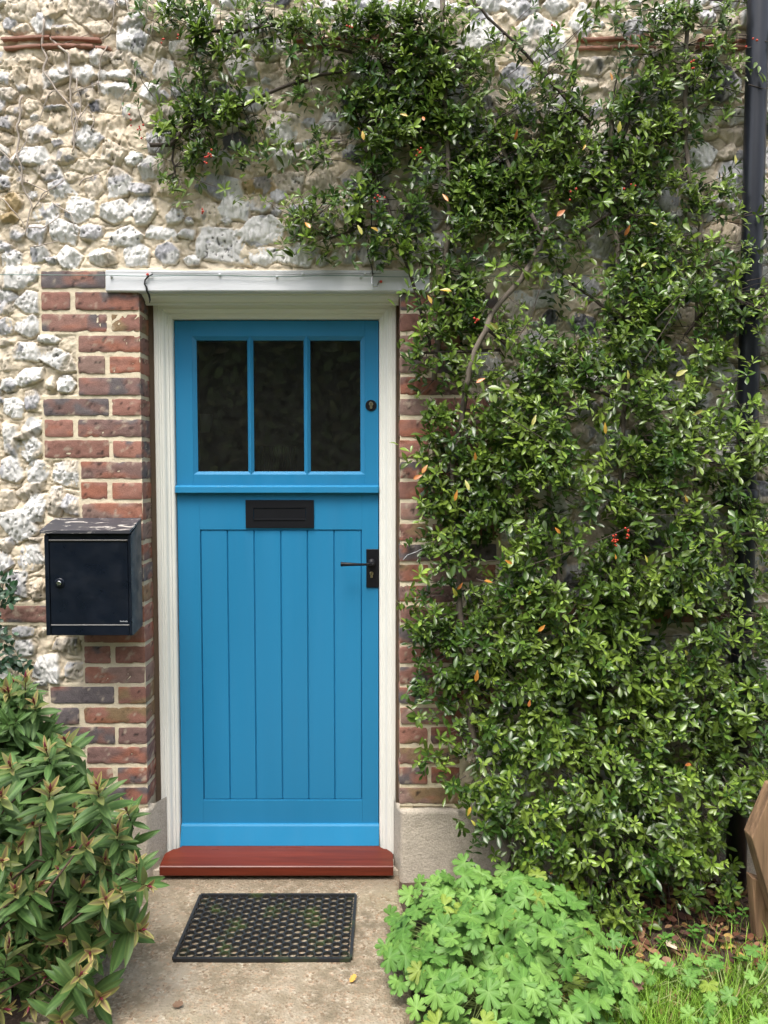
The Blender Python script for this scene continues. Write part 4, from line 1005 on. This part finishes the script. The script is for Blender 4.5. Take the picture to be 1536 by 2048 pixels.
for q in range(10):
    a = P3[random.randint(3, 7)]; mb.tube([a, a + Vector((random.gauss(0, .008), -.004, random.gauss(-.004, .006)))], .0008, 3)
tag(mb.build('twine', M['wire_k'], None, smooth=True, fix=False), 'frayed black cord tied at the left corner of the lintel', 'cord')
mb = MB(); mb.tube([at(x, y, -.05) for x, y in [(742, 240), (744, 330), (743, 430), (742, 490), (735, 500), (737, 515), (744, 535), (745, 548)]], .0022, 6)
tag(mb.build('black_cable', M['wire_k'], None, smooth=True, fix=False), 'thin black cable hanging down the flint to the hook', 'cable')
mb = MB(); mb.tube([at(x, y, Y) for x, y, Y in [(746, 546, -.03), (744, 556, -.036), (744, 567, -.042), (748, 573, -.044), (754, 572, -.042), (757, 566, -.034), (758, 562, -.022)]], .0028, 8)
tag(mb.build('metal_hook', M['steel'], None, smooth=True, fix=False), 'grey metal hook screwed into the white lintel', 'hook')
for k, (x, y) in enumerate([(295, 549), (762, 563)]):
    mb = MB(); p = at(x, y, -.0265); mb.lathe((p.x, p.z), [(0, -.031), (.003, -.031), (.0045, -.0285), (.0045, -.023)], 8)
    tag(mb.build('wall_plug', mat('red_plastic', (0.6, 0.06, 0.04), 0.5) if k == 0 else bpy.data.materials['red_plastic'], None), ['small red wall plug at the left corner of the lintel', 'small red wall plug beside the metal hook'][k], 'wall plug', 'red wall plugs in the lintel')
mb = MB(); mb.tube([at(x, y, -.045) for x, y in [(806, 1120), (815, 1110), (832, 1104), (845, 1097), (856, 1097)]], .0013, 5)
tag(mb.build('white_string', M['lintel'], None, smooth=True, fix=False), 'short white string tying the shrub back to the right brick quoin', 'string')

# ------------------------------------------------------------------ downpipe
pb = at(1509, 300, -.075)
dpx = pb.x
pipe = thing('downpipe', 'tall black cast iron downpipe at the right side of the wall', 'downpipe', (dpx, -.075, 0))
mb = MB(); n = 32
zz = [0.02, 1.0, 2.0, 3.0, 3.78]
mb.tube([(dpx, -.075, z) for z in (-.02, .6, 1.2, 1.8, 2.4, 3.0, 3.78)], .0345, n); mb.build('pipe', M['pipe'], pipe, smooth=True)
for z in (1.36,):
    mb = MB(); mb.tube([(dpx, -.075, z - .045), (dpx, -.075, z - .043), (dpx, -.075, z + .04), (dpx, -.075, z + .045)], [.037, .042, .042, .037], n); mb.build('socket', M['pipe'], pipe, smooth=True)
    mb = MB(); mb.box(dpx - .065, dpx + .065, -.034, -.020, z - .015, z + .015, .003); mb.build('bracket', M['pipe'], pipe)

# ------------------------------------------------------------------ post box
PBY = -0.135
a = at(90, 1066, PBY); b = at(265.5, 1270, PBY)
bx0, bx1 = a.x, at(264, 1150, PBY).x; bz1 = at(170, 1066, PBY).z; bz0 = b.z; bzb = at(200, 1037, -.03).z
pbx = thing('post_box', 'black metal post box with scuffed sloping lid hung on the brick quoin', 'post box', ((bx0 + bx1) / 2, -.03, bz0))
mb = MB(); bk = -.03
t_ = .004
mb.prism([(bk, bz0 + .012), (bk, bzb - .004), (PBY + .004, bz1 - .001), (PBY, bz1 - .004), (PBY, bz0), (PBY + .012, bz0)], 'x', bx0, bx1)
# front surround
mb.build('body', M['box'], pbx)
mb = MB()
fw = .012
x0, x1 = bx0, bx1
dx0, dx1 = at(101, 1150, PBY).x, at(258, 1150, PBY).x; dz1, dz0 = at(170, 1078, PBY).z, at(170, 1248, PBY).z
mb.box(bx0, dx0 - .001, PBY - .009, PBY + .001, bz0, bz1 - .006, .0015); mb.build('side_rail', M['box'], pbx); mb = MB(); mb.box(dx1 + .001, bx1, PBY - .009, PBY + .001, bz0, bz1 - .006, .0015)
mb.build('side_rail', M['box'], pbx)
mb = MB(); mb.box(dx0 + .001, dx1 - .001, PBY - .006, PBY + .001, dz0 + .001, dz1 - .008, .0012); bd = mb.build('door_flap', M['box'], pbx)
mb = MB(); mb.tube([(dx0 + .001, PBY - .007, dz1 - .004), (dx1 - .001, PBY - .007, dz1 - .004)], .003, 10); mb.build('hinge_rod', mat('worn_edge', (0.10, 0.095, 0.09), 0.4, metal=.3), pbx)
mb = MB(); mb.box(dx0 + .001, dx1 - .001, PBY - .0075, PBY + .001, dz0 - .003, dz0 - .0008); mb.build('lower_lip', mat('worn_edge_bright', (0.35, 0.34, 0.33), 0.4), pbx)
mb = MB(); mb.box(dx0 + .001, dx1 - .001, PBY - .006, PBY + .001, bz0, dz0 - .0045, .001); mb.build('base_rail', M['box'], pbx)
# lid
lx0, lx1 = bx0 - .010, bx1 + .001; fy = PBY - .018; lz = at(170, 1061.5, fy).z
mb = MB(); mb.prism([(bk, bzb + .002), (fy, lz + .001), (fy, lz - .009), (fy + .004, lz - .009), (fy + .012, lz - .004), (bk, bzb - .004)], 'x', lx0, lx1); mb.build('lid', M['lid'], pbx)
c = at(119, 1166, PBY - .008)
mb = MB(); mb.lathe((c.x, c.z), [(0, PBY - .0095), (.0125, PBY - .0095), (.0165, PBY - .0085), (.0165, PBY - .005)], 28); mb.build('lock_boss', M['box'], pbx, smooth=True)
mb = MB(); mb.lathe((c.x + .0005, c.z + .0005), [(0, PBY - .017), (.0065, PBY - .017), (.0078, PBY - .0155), (.0078, PBY - .009)], 24); mb.lathe((c.x + .0005, c.z), [(.0022, PBY - .0172), (.0030, PBY - .0172)], 12)
mb.build('lock', M['steel'], pbx)
# tiny maker's lettering, too small to read in the photograph: kept as a row of strokes
mb = MB(); q0 = at(240, 1242.5, PBY - .0062)
for k in range(8):
    X = q0.x + k * .0033; mb.box(X, X + .0021, PBY - .0066, PBY - .0058, q0.z - .0022, q0.z + .0022 - (.0012 if k % 3 else 0))
mb.build('lettering', mat('grey_ink', (0.35, 0.36, 0.38), 0.6), pbx)

# ------------------------------------------------------------------ door mat
m0, m1, m2, m3 = gr(400, 1787, .012), gr(714, 1787, .012), gr(704, 1918, .012), gr(343, 1918, .012)
mb = MB(); Rh = .0172; th = .012
def mp_(u, v):  # u 0..1 across, v 0..1 toward the viewer
    t = m0.lerp(m1, u); b_ = m3.lerp(m2, u); return t.lerp(b_, v)
Wm = (m1 - m0).length; Dm = ((m0 - m3).length + (m1 - m2).length) / 2
def mq(x, y): q = mp_(x / Wm, y / Dm); return q.x, q.y
bd = .008
cols = int((Wm - 2 * bd) / (1.5 * Rh)); rows = int((Dm - 2 * bd) / (1.732 * Rh))
sx = (Wm - 2 * bd) / (cols + .33); R_ = sx / 1.5; sy = (Dm - 2 * bd) / (rows + .5)
for ci in range(cols):
    for ri in range(rows):
        cx = bd + R_ + ci * sx; cy = bd + sy / 2 + ri * sy + (sy / 2 if ci % 2 else 0)
        o_ = []; i_ = []
        for k in range(12):
            a = k * math.pi / 6
            rr_ = 1.0 if k % 2 == 0 else 0.866
            o_.append((cx + R_ * rr_ * math.cos(a), cy + sy / 1.732 * rr_ * math.sin(a))); i_.append((cx + R_ * .76 * math.cos(a), cy + sy / 1.732 * .76 * math.sin(a)))
        b_ = len(mb.v)
        for P_, z in ((o_, th), (i_, th + .0004), (i_, .004)):
            for (x, y) in P_: X, Y = mq(x, y); mb.v.append((X, Y, z)); mb.c.append((1, 1, 1))
        for k in range(12):
            k2 = (k + 1) % 12
            mb.f.append([b_ + k, b_ + k2, b_ + 12 + k2, b_ + 12 + k]); mb.f.append([b_ + 12 + k, b_ + 12 + k2, b_ + 24 + k2, b_ + 24 + k])
def bar(xa, ya, xb, yb, w_):
    A = Vector((*mq(xa, ya), 0)); B = Vector((*mq(xb, yb), 0)); d = (B - A).normalized(); nn = Vector((-d.y, d.x, 0)) * w_
    q = [A + nn, B + nn, B - nn, A - nn]
    mb.add([(p.x, p.y, .003) for p in q] + [(p.x, p.y, th + .0012) for p in q], [[0, 3, 2, 1], [4, 5, 6, 7], [0, 1, 5, 4], [1, 2, 6, 5], [2, 3, 7, 6], [3, 0, 4, 7]])
hw = bd / 2
bar(hw, hw, Wm - hw, hw, hw); bar(hw, Dm - hw, Wm - hw, Dm - hw, hw); bar(hw, bd, hw, Dm - bd, hw * 1.1); bar(Wm - hw, bd, Wm - hw, Dm - bd, hw * 1.1)
matm = M['rubber']
tN = matm.node_tree; b_ = tN.nodes['Principled BSDF']
n_ = tN.nodes.new('ShaderNodeTexNoise'); n_.inputs['Scale'].default_value = 11; n_.inputs['Detail'].default_value = 6; tcn = tN.nodes.new('ShaderNodeTexCoord'); tN.links.new(tcn.outputs['Object'], n_.inputs['Vector'])
rp = tN.nodes.new('ShaderNodeValToRGB'); rp.color_ramp.elements[0].position = .52; rp.color_ramp.elements[0].color = (.016, .017, .018, 1); rp.color_ramp.elements[1].position = .70; rp.color_ramp.elements[1].color = (.05, .075, .016, 1)
tN.links.new(n_.outputs['Fac'], rp.inputs[0]); tN.links.new(rp.outputs[0], b_.inputs['Base Color'])
tag(mb.build('door_mat', matm, None, fix=False), 'black rubber honeycomb door mat on the concrete below the door', 'door mat')

# ------------------------------------------------------------------ hebe-like bush, lower left
wf = lambda t: 0.145 * math.sin(math.pi * min(1, t ** 0.9 * .96 + .04)) ** 0.8 + 0.003
hv, hf, hT, hE = leaf_template(7, 2, wf, 0.30, 0.22)
bush = thing('leafy_bush', 'bush of long narrow green leaves with pinkish tips, lower left beside the path', 'shrub', (-1.05, -.62, 0))
TP = [(51, 1358), (68, 1405), (92, 1498), (130, 1480), (194, 1575), (252, 1616), (150, 1620), (66, 1648), (235, 1660), (116, 1668), (136, 1700), (119, 1738), (273, 1722), (297, 1772), (211, 1798), (223, 1866), (283, 1860), (130, 1880), (95, 1952), (201, 1996), (17, 1892), (22, 1452), (123, 2042), (2, 1590), (5, 1722), (10, 2018), (30, 1780), (165, 1770), (60, 1830), (180, 1905), (240, 1780), (160, 1950), (60, 2010), (20, 1530), (175, 1690), (45, 1930), (100, 1580), (210, 1720), (80, 1770), (40, 1690), (150, 2040), (-30, 1480), (-40, 1650), (-50, 1850), (-30, 2000), (30, 1370), (-20, 1390), (10, 2090), (100, 2090), (180, 2080)]
pos = []; dr = []; nr = []; sc = []; yo = []; hb_ = MB(); budn = [0]; budm = mat('purple_bud', (0.16, 0.012, 0.04), .45)
def proj_x(p): return 768 + F * p.x / max(.1, (p.y - CAM.y))
def shoot(tip, base, big, young=True):
    if proj_x(base) > proj_x(tip) + 5: base = Vector((tip.x - .12, base.y, base.z))
    if tip.y - CAM.y > 2.35 and tip.z < .3: tip = Vector((tip.x - .12, tip.y, tip.z))
    ax = (tip - base).normalized(); ax = (ax * .8 + Vector((random.gauss(0, .25), -.75 + random.gauss(0, .2), .45 + random.gauss(0, .2)))).normalized()
    u = ax.orthogonal().normalized(); u.rotate(Matrix.Rotation(random.random() * 3.14, 3, ax)); v = ax.cross(u)
    pairs = random.randint(6, 9)
    st_ = tip - ax * .012 * pairs * big
    mid = (st_ + base) / 2 + Vector((random.gauss(0, .02), 0, .03))
    hb_.tube([tip, st_, mid, base], [.0012, .0018, .0024, .003], 5, False)
    for k in range(pairs):
        f = k / (pairs - 1); p0 = tip - ax * (.004 + .075 * f * big)
        d0 = u if k % 2 == 0 else v
        for s in (-1, 1):
            sp = .28 + 1.15 * min(1, f * 1.3) + random.gauss(0, .08)
            d = d0 * s * sp + ax * (1.0 - .85 * f) + Vector((0, 0, -.12 * f)) + Vector((random.gauss(0, .08),) * 3)
            pos.append(tuple(p0)); dr.append(tuple(d)); nr.append(tuple(ax + Vector((random.gauss(0, .15), 0, random.gauss(0, .15))))); sc.append(big * (.037 + .036 * min(1, f * 1.5)) * random.uniform(.75, 1.15)); yo.append(max(0, 1 - f * 1.9) if young else 0)
    if young and budn[0] < 95:
        budn[0] += 1; bu = MB(); bu.tube([tip - ax * .004, tip + ax * .012, tip + ax * .026], [.0032, .0032, .0006], 6); bu.build('bud', budm, bush, smooth=True, fix=False)
base0 = Vector((-1.05, -.62, .02))
for i, (x, y) in enumerate(TP):
    Y = -.62 - .22 * random.random() + (.12 if y < 1500 else 0)
    t = at(x, y, Y); b_ = base0 + Vector((random.gauss(0, .1), random.gauss(0, .08), random.uniform(0, .12))) + (t - base0) * .6
    shoot(t, b_, random.uniform(.92, 1.15) * (1.1 if y > 1850 else 1))
poly_top = lambda y: np.interp(y, [1340, 1480, 1560, 1690, 1770, 1850, 1950, 2048, 2200], [45, 125, 190, 270, 285, 255, 215, 190, 160])
for i in range(620):
    y = 1360 + random.random() ** .85 * 780; x = -120 + random.random() * (poly_top(y) - 15 + 120)
    Y = -.66 + .5 * random.random()
    t = at(x, y, Y)
    if t.z < 0.05: t.z = .05 + random.random() * .05
    b_ = base0 + Vector((random.gauss(0, .12), .1 + random.gauss(0, .12), random.uniform(0, .1))) + (t - base0) * .78
    shoot(t, b_, random.uniform(.8, 1.05), random.random() < .22)
for i in range(3200):        # older leaves inside the bush
    y = 1420 + random.random() * 680; x = -120 + random.random() * (poly_top(y) - 45 + 120); Y = -.62 + .5 * random.random()
    t = at(x, y, Y)
    if t.z < .03: continue
    pos.append(tuple(t)); dr.append((random.gauss(.2, .7), random.gauss(-.3, .5), random.gauss(0, .5))); nr.append((random.gauss(0, .4), -.5, 1)); sc.append(random.uniform(.042, .072)); yo.append(0)
pos, dr, nr, sc, yo = map(np.array, (pos, dr, nr, sc, yo))
V, Fc = place(hv, hf, pos, dr, nr, sc, rng.uniform(.85, 1.15, len(pos)))
nb = len(hv); Y_ = np.repeat(yo, nb)[:, None]; E_ = np.tile(hE, len(pos))[:, None]; T_ = np.tile(hT, len(pos))[:, None]
tn = np.repeat(rng.uniform(.75, 1.25, len(pos)), nb)[:, None]
old = np.array([0.066, 0.140, 0.038]) * tn; old = old * (1 - .0) + (E_ < .1) * np.array([.05, .07, .02])
yng_in = np.array([0.27, 0.13, 0.10]); yng_ed = np.array([0.50, 0.48, 0.14])
yc = yng_in * (1 - E_) + yng_ed * E_
c = old * (1 - Y_) + yc * Y_
side = (E_ > .9) * (np.repeat(yo, nb)[:, None] < .6) * .22; c = c * (1 - side) + np.array([0.16, 0.20, 0.05]) * side
mesh_np('foliage', V, Fc, M['softleaf'], bush, np.clip(c, 0, 1), True)
hb_.build('stems', mat('red_brown_stem', (0.05, 0.026, 0.016), .8), bush, smooth=True, fix=False)

# ------------------------------------------------------------------ small dark creeper at the left edge
sp_ = thing('low_creeper', 'small dark green leafy creeper at the left edge below the brick band', 'plant', at(0, 1345, -.05))
wf2 = lambda t: 0.27 * math.sin(math.pi * min(1, t ** 1.1 * .97 + .03)) ** .7 + .004
ov, of, oT, oE = leaf_template(5, 1, wf2, .2, .12)
pos = []; dr = []; nr = []; sc = []; co = []; mb = MB()
for (x, y, s) in [(8, 1165, 22), (18, 1180, 18), (5, 1200, 25), (30, 1200, 14), (5, 1262, 14), (14, 1285, 22), (8, 1315, 26), (38, 1322, 18), (50, 1330, 12), (0, 1340, 26), (-20, 1230, 30), (-30, 1300, 34)]:
    c0 = at(x, y, -.07)
    mb.tube([c0, c0 + Vector((-.03, .03, -.05))], .0015, 4, False)
    for q in range(int(s * .8)):
        p = at(x + random.gauss(0, s * .55), y + random.gauss(0, s * .45), -.05 - .05 * random.random()); a = random.random() * 6.28
        pos.append(tuple(p)); dr.append((math.cos(a), -.3, math.sin(a))); nr.append((random.gauss(0, .3), -.8, .6)); sc.append(random.uniform(.018, .030)); co.append(np.array([.03, .075, .035]) * random.uniform(.6, 1.5))
V, Fc = place(ov, of, np.array(pos), np.array(dr), np.array(nr), np.array(sc))
mesh_np('foliage', V, Fc, M['leaf'], sp_, np.repeat(np.array(co), len(ov), 0), True); mb.build('stems', M['bark'], sp_, fix=False)

# ------------------------------------------------------------------ cranesbill clumps
def crane_template():
    nl = 7; per = 12; na = nl * per + 1; rings = [0.0, .3, .55, .8, 1.0]; V = []; C = []
    prof = [.46, .72, .90, .80, .95, .90, 1.0, .90, .95, .80, .90, .76]
    for rr_ in rings:
        for k in range(na):
            th_ = -2.75 + 5.5 * k / (na - 1); p = prof[k % per]; lo = int(min(k, na - 2) // per); big = [.74, .88, .97, 1.0, .97, .88, .74][lo]
            if k % per == 0: big = .9
            lob = p
            r_ = rr_ * (1 - (1 - p) * sstep(.25, 1.0, rr_)) * big
            V.append((r_ * math.sin(th_), r_ * math.cos(th_), -0.10 * rr_ ** 2 - .10 * (1 - p) * rr_ + .07 * rr_ * math.sin(th_ * 3 + 1))); C.append((rr_, 1.0 if k % per == 6 else (.9 if k % per in (5, 7) else .5)))
    Fq = [[i * na + k, i * na + k + 1, (i + 1) * na + k + 1, (i + 1) * na + k] for i in range(len(rings) - 1) for k in range(na - 1)]
    return np.array(V), np.array(Fq), np.array(C)
cv_, cf_, cc_ = crane_template()
def cranesbill(name, label, cen, rad, n, size, seed, extra=(), hmin=0.03):
    r_ = random.Random(seed); t = thing(name, label, 'plant', (cen[0], cen[1], 0), 'leafy cranesbill clumps')
    pos = []; dr = []; nr = []; sc = []; co = []; mb = MB()
    pts = []
    for i in range(n):
        a = r_.random() * 6.28; q = math.sqrt(r_.random()) * 1.0
        x = cen[0] + rad[0] * q * math.cos(a); y = cen[1] + rad[1] * q * math.sin(a)
        hgt = max(hmin, rad[2] * math.sqrt(max(0, 1 - q * q * .92)) * r_.uniform(.35, 1.12) ** .6 + r_.gauss(0, .018))
        nrm = Vector(((x - cen[0]) / rad[0] ** 1 * .55, (y - cen[1]) / rad[1] * .55 - .35, .9))
        pts.append((Vector((x, y, hgt)), nrm))
    for (px, py, Y) in extra: pts.append((at(px, py, Y), Vector((r_.gauss(0, .2), -.6, .8))))
    for p, nrm in pts:
        nrm = (nrm.normalized() + Vector((r_.gauss(0, .36), r_.gauss(0, .30), r_.gauss(0, .15)))).normalized()
        a = r_.random() * 6.28; d = Vector((math.cos(a), math.sin(a) * .7 - .5, 0)); d = d - nrm * d.dot(nrm)
        pos.append(tuple(p)); dr.append(tuple(d)); nr.append(tuple(nrm)); sc.append(size * r_.uniform(.62, 1.2)); b = r_.random()
        co.append(np.array([.10, .235, .045]) * (1 - b) + np.array([.22, .40, .085]) * b if r_.random() > .05 else np.array([[.26, .36, .06], [.22, .30, .05]][r_.randrange(2)]))
        root = Vector((cen[0] + (p.x - cen[0]) * .35, cen[1] + (p.y - cen[1]) * .35, 0)); mid = (p + root) / 2 + Vector((0, 0, .03))
        mb.tube([p - nrm * .002, p - nrm * .03, mid, root], [.0012, .0014, .0016, .002], 4, False)
    V, Fc = place(cv_, cf_, np.array(pos), np.array(dr), np.array(nr), np.array(sc))
    # ruffle
    V[:, 2] += .006 * (fbm(V[:, 0] * 40, V[:, 1] * 40, V[:, 2] * 40, 2) - .5)
    m_ = len(cv_); C = np.repeat(np.array(co), m_, 0); lob = np.tile(cc_[:, 1], len(pos))[:, None]; rr_ = np.tile(cc_[:, 0], len(pos))[:, None]
    C = C * (0.90 + .28 * (lob > .97) * (rr_ < .85)) + (rr_ < .1) * np.array([.06, .08, .03])
    mesh_np('foliage', V, Fc, M['softleaf'], t, np.clip(C, 0, 1), True)
    mb.build('stalks', mat('pale_stalk', (.22, .28, .09), .6), t, smooth=True, fix=False)
    return t
cranesbill('cranesbill', 'large fresh green clump of lobed cranesbill leaves beside the path', (.345, -.58, 0), (.345, .42, .225), 400, .0425, 5,
           extra=[(930, 1725, -.25), (880, 1760, -.25), (840, 1765, -.3), (955, 1740, -.2), (990, 1770, -.25), (1040, 1790, -.3), (905, 1800, -.3), (850, 1800, -.35), (820, 1790, -.3), (1060, 1775, -.25), (1010, 1800, -.3), (780, 1830, -.35), (800, 1850, -.4), (770, 1890, -.5), (790, 1900, -.5)])
cranesbill('cranesbill', 'smaller sparse clump of lobed leaves in the grass at lower right', (.96, -.66, 0), (.32, .18, .09), 70, .028, 6, hmin=.03)

# ------------------------------------------------------------------ grass, leaf litter and low sprigs
def grass(name, n, x0, x1, y0, y1, h0, h1, dens=None, seed=1, z=-.03):
    g = np.random.default_rng(seed); x = g.uniform(x0, x1, n * 2); y = g.uniform(y0, y1, n * 2)
    k = dens(x, y) > g.random(n * 2) if dens else np.ones(n * 2, bool); x = x[k][:n]; y = y[k][:n]; m_ = len(x)
    h = g.uniform(h0, h1, m_); a = g.uniform(0, 6.28, m_); ln = g.uniform(.1, .75, m_) * h; w_ = g.uniform(.0011, .0022, m_)
    dx = np.cos(a); dy = np.sin(a); px = -dy; py = dx
    V = np.zeros((m_, 7, 3))
    for i, (t, ww) in enumerate([(0, 1), (.4, .9), (.75, .6)]):
        bx = x + dx * ln * t ** 2; by = y + dy * ln * t ** 2; bz = z + h * t * (1 - .18 * t)
        for s_, q in ((-1, 0), (1, 1)):
            V[:, i * 2 + q] = np.stack([bx + px * w_ * ww * s_, by + py * w_ * ww * s_, bz], 1)
    V[:, 6] = np.stack([x + dx * ln, y + dy * ln, z + h * .84], 1)
    b = (np.arange(m_) * 7)[:, None]
    F1 = np.concatenate([b + np.array([[0, 1, 3, 2]]), b + np.array([[2, 3, 5, 4]]), b + np.array([[4, 5, 6, 6]])])
    F1 = [list(f[:3]) if f[2] == f[3] else list(f) for f in F1]
    c = np.array([.19, .36, .045]) * g.uniform(.6, 1.4, (m_, 1)) + np.array([.05, .03, 0]) * g.random((m_, 1)); dead = g.random(m_) < .06; c[dead] = [.42, .36, .16]
    return mesh_np(name, V.reshape(-1, 3), F1, M['grass'], None, np.repeat(c, 7, 0), False)
def dn(x, y): return np.clip(sstep(.45, .75, x + .25 * (vnoise(x * 9, y * 9) - .5)) * sstep(-.42, -.72, y + .12 * (vnoise(x * 12, y * 12, 3) - .5)) + .03, 0, 1) * (x > .12)
g1 = grass('grass', 52000, .3, 2.0, -1.7, -.22, .05, .13, dn, 3); tag(g1, None, None, None, 'stuff'); g1['label'] = 'long bright green grass growing at the lower right'; g1['category'] = 'grass'
n = 2600; g = np.random.default_rng(9)
x = g.uniform(.28, 2.0, n); y = -.03 - .75 * g.random(n) ** 1.2
kx = (x > .75) | (g.random(n) < .4); x = x[kx]; y = y[kx]; n = len(x)
pos = np.stack([x, y, g.uniform(-.008, .02, n)], 1); dr = g.normal(0, 1, (n, 3)) * [1, 1, .25]; nr = np.array([0, 0, 1.]) + g.normal(0, .45, (n, 3))
lt = np.array([(.13, .05, .025), (.20, .09, .045), (.28, .16, .08), (.10, .045, .03), (.38, .24, .07), (.16, .06, .03)])[g.integers(0, 6, n)] * g.uniform(.6, 1.1, (n, 1))
V, Fc = place(ov, of, pos, dr, nr, g.uniform(.018, .042, n))
o = mesh_np('leaf_litter', V, Fc, M['litter'], None, np.repeat(lt, len(ov), 0), True); tag(o, 'brown fallen leaf litter under the firethorn', 'leaf litter', None, 'stuff')
# individual larger fallen leaves
def fallen(px, py, z, size, col, label, ang, curl=.5, m_='litter'):
    wfb = lambda t: (0.30 + .07 * math.sin(t * 21 + size * 900)) * math.sin(math.pi * min(1, t * .96 + .04)) ** .6 + .004
    bv, bf, bT, bE = leaf_template(12, 3, wfb, curl * .8, -curl * .45)
    p = gr(px, py, z)
    V, Fc = place(bv, bf, np.array([[p.x, p.y, z]]), np.array([[math.cos(ang), math.sin(ang), .12]]), np.array([[.1, -.35, 1.]]), np.array([size]))
    V[:, 2] += size * .35 * (fbm(V[:, 0] * 38, V[:, 1] * 38, px, 2) - .45); V[:, 2] = np.maximum(V[:, 2], 0.004 if px < 760 else -.02)
    r_ = fbm(V[:, 0] * 90, V[:, 1] * 90, 2, 2)[:, None]
    o = mesh_np('fallen_leaf', V, Fc, M[m_], None, np.array(col) * (.75 + .5 * r_), True); tag(o, label, 'fallen leaf')
fallen(700, 1964, .006, .025, (.62, .36, .07), 'small yellow leaf lying on the concrete path below the mat', .9, .6)
fallen(345, 2012, .006, .030, (.17, .10, .06), 'red-brown leaf lying on the path near the bush', .1, .4)
fallen(1372, 1815, .05, .060, (.36, .21, .13), 'curled tan dead leaf under the firethorn', -1.9, .9)
fallen(1350, 1895, .03, .050, (.55, .46, .33), 'pale cream dead leaf between the clumps of lobed leaves', -2.6, .9)
fallen(1345, 1955, .04, .058, (.24, .13, .08), 'broad brown dead leaf at the edge of the grass', 1.6, .5)
fallen(1272, 1985, .05, .050, (.16, .09, .06), 'dark brown dead leaf beside the big cranesbill clump', 1.2, .6)
fallen(1470, 308, 0, .03, (.5, .2, .1), 'x', 0) if False else None
# small green seedlings growing through the litter
sd_pos = [(1305, 1800), (1280, 1850), (1390, 1880), (1450, 1800), (1480, 1850), (1340, 1900), (1420, 1840), (1245, 1900)]
for k, (px, py) in enumerate(sd_pos):
    p = gr(px, py + 12, 0.0); pos = []; dr = []; nr = []; sc = []; co = []; mb = MB()
    t = thing('seedling', ['green seedling nearest the tan dead leaf', 'green seedling above the big cranesbill clump', 'green seedling above the sparse clump of lobed leaves', 'green seedling in dark litter near the wooden board', 'green seedling at the foot of the wooden leg', 'green seedling next to the pale cream dead leaf', 'green seedling in the middle of the brown litter', 'green seedling at the right rim of the big cranesbill clump'][k], 'seedling', (p.x, p.y, 0), 'seedlings in the leaf litter')
    for s_ in range(random.randint(2, 4)):
        tp = Vector((p.x + random.gauss(0, .018), p.y + random.gauss(0, .015), random.uniform(.03, .075))); mb.tube([tp, (p.x, p.y, -.01)], .001, 4, False)
        for q in range(7):
            a = q * 2.4; pos.append(tuple(tp - Vector((0, 0, .004 * q)))); dr.append((math.cos(a), math.sin(a), .35)); nr.append((0, -.2, 1)); sc.append(random.uniform(.014, .024)); co.append(np.array([.08, .19, .03]) * random.uniform(.7, 1.3))
    V, Fc = place(ov, of, np.array(pos), np.array(dr), np.array(nr), np.array(sc)); mesh_np('leaves', V, Fc, M['softleaf'], t, np.repeat(np.array(co), len(ov), 0), True); mb.build('stem', mat('seedling_stem', (.12, .16, .05), .7) if k == 0 else bpy.data.materials['seedling_stem'], t, fix=False)

# ------------------------------------------------------------------ weathered wooden frame at the right edge
YW = -.42
wd = thing('wooden_frame', 'weathered brown wooden frame with an angled thick board at the right edge', 'wooden frame', at(1540, 1880, YW))
def plank(name, pts, y0, y1):
    mb = MB(); mb.prism([(at(x, y, y0).x, at(x, y, y0).z) for x, y in pts], 'y', y0, y1); o = mb.build(name, M['wood'], wd)
    b = o.modifiers.new('worn_edges', 'BEVEL'); b.width = .002; b.segments = 1; return o
plank('angled_board', [(1547, 1575), (1504, 1676), (1549, 1835), (1604, 1850), (1604, 1575)], YW, YW + .055)
plank('leg', [(1504, 1756), (1530, 1765), (1556, 1885), (1514, 1882)], YW + .058, YW + .10)
plank('cross_rail', [(1560, 1700), (1800, 1690), (1800, 1740), (1560, 1750)], YW + .006, YW + .05)
plank('far_leg', [(1760, 1600), (1800, 1600), (1800, 1890), (1760, 1890)], YW + .058, YW + .10)

# ------------------------------------------------------------------ garden hedge and trees across the lawn (mirrored in the panes)
n = 30000; g = np.random.default_rng(21)
x = g.uniform(-11, 11, n); zz_ = 7.6 * g.random(n) ** .8 * (0.75 + .4 * vnoise(x * .5, x * 0 + 2)); y = -9.5 - 1.6 * g.random(n) + .5 * np.sin(x)
pos = np.stack([x, y, zz_], 1); dr = g.normal(0, 1, (n, 3)); nr = np.array([0, 1., .5]) + g.normal(0, .6, (n, 3))
co = np.array([.13, .18, .06]) * g.uniform(.3, 1.7, (n, 1)) + np.array([.09, .04, 0]) * (g.random((n, 1)) < .2)
V, Fc = place(ov, of, pos, dr, nr, g.uniform(.12, .26, n))
o = mesh_np('hedge', V, Fc, M['softleaf'], None, np.repeat(co, len(ov), 0), True); tag(o, 'dark tall garden hedge facing the cottage', 'hedge', None, 'stuff')

mb = MB(); mb.box(-12, 12, -12.5, -11.4, -.1, 5.4)  # unseen slab added behind the hedge to keep the panes' reflection dark
o = mb.build('hedge_backing', mat('dark_backing', (.03, .035, .018), .95), None); o['kind'] = 'structure'
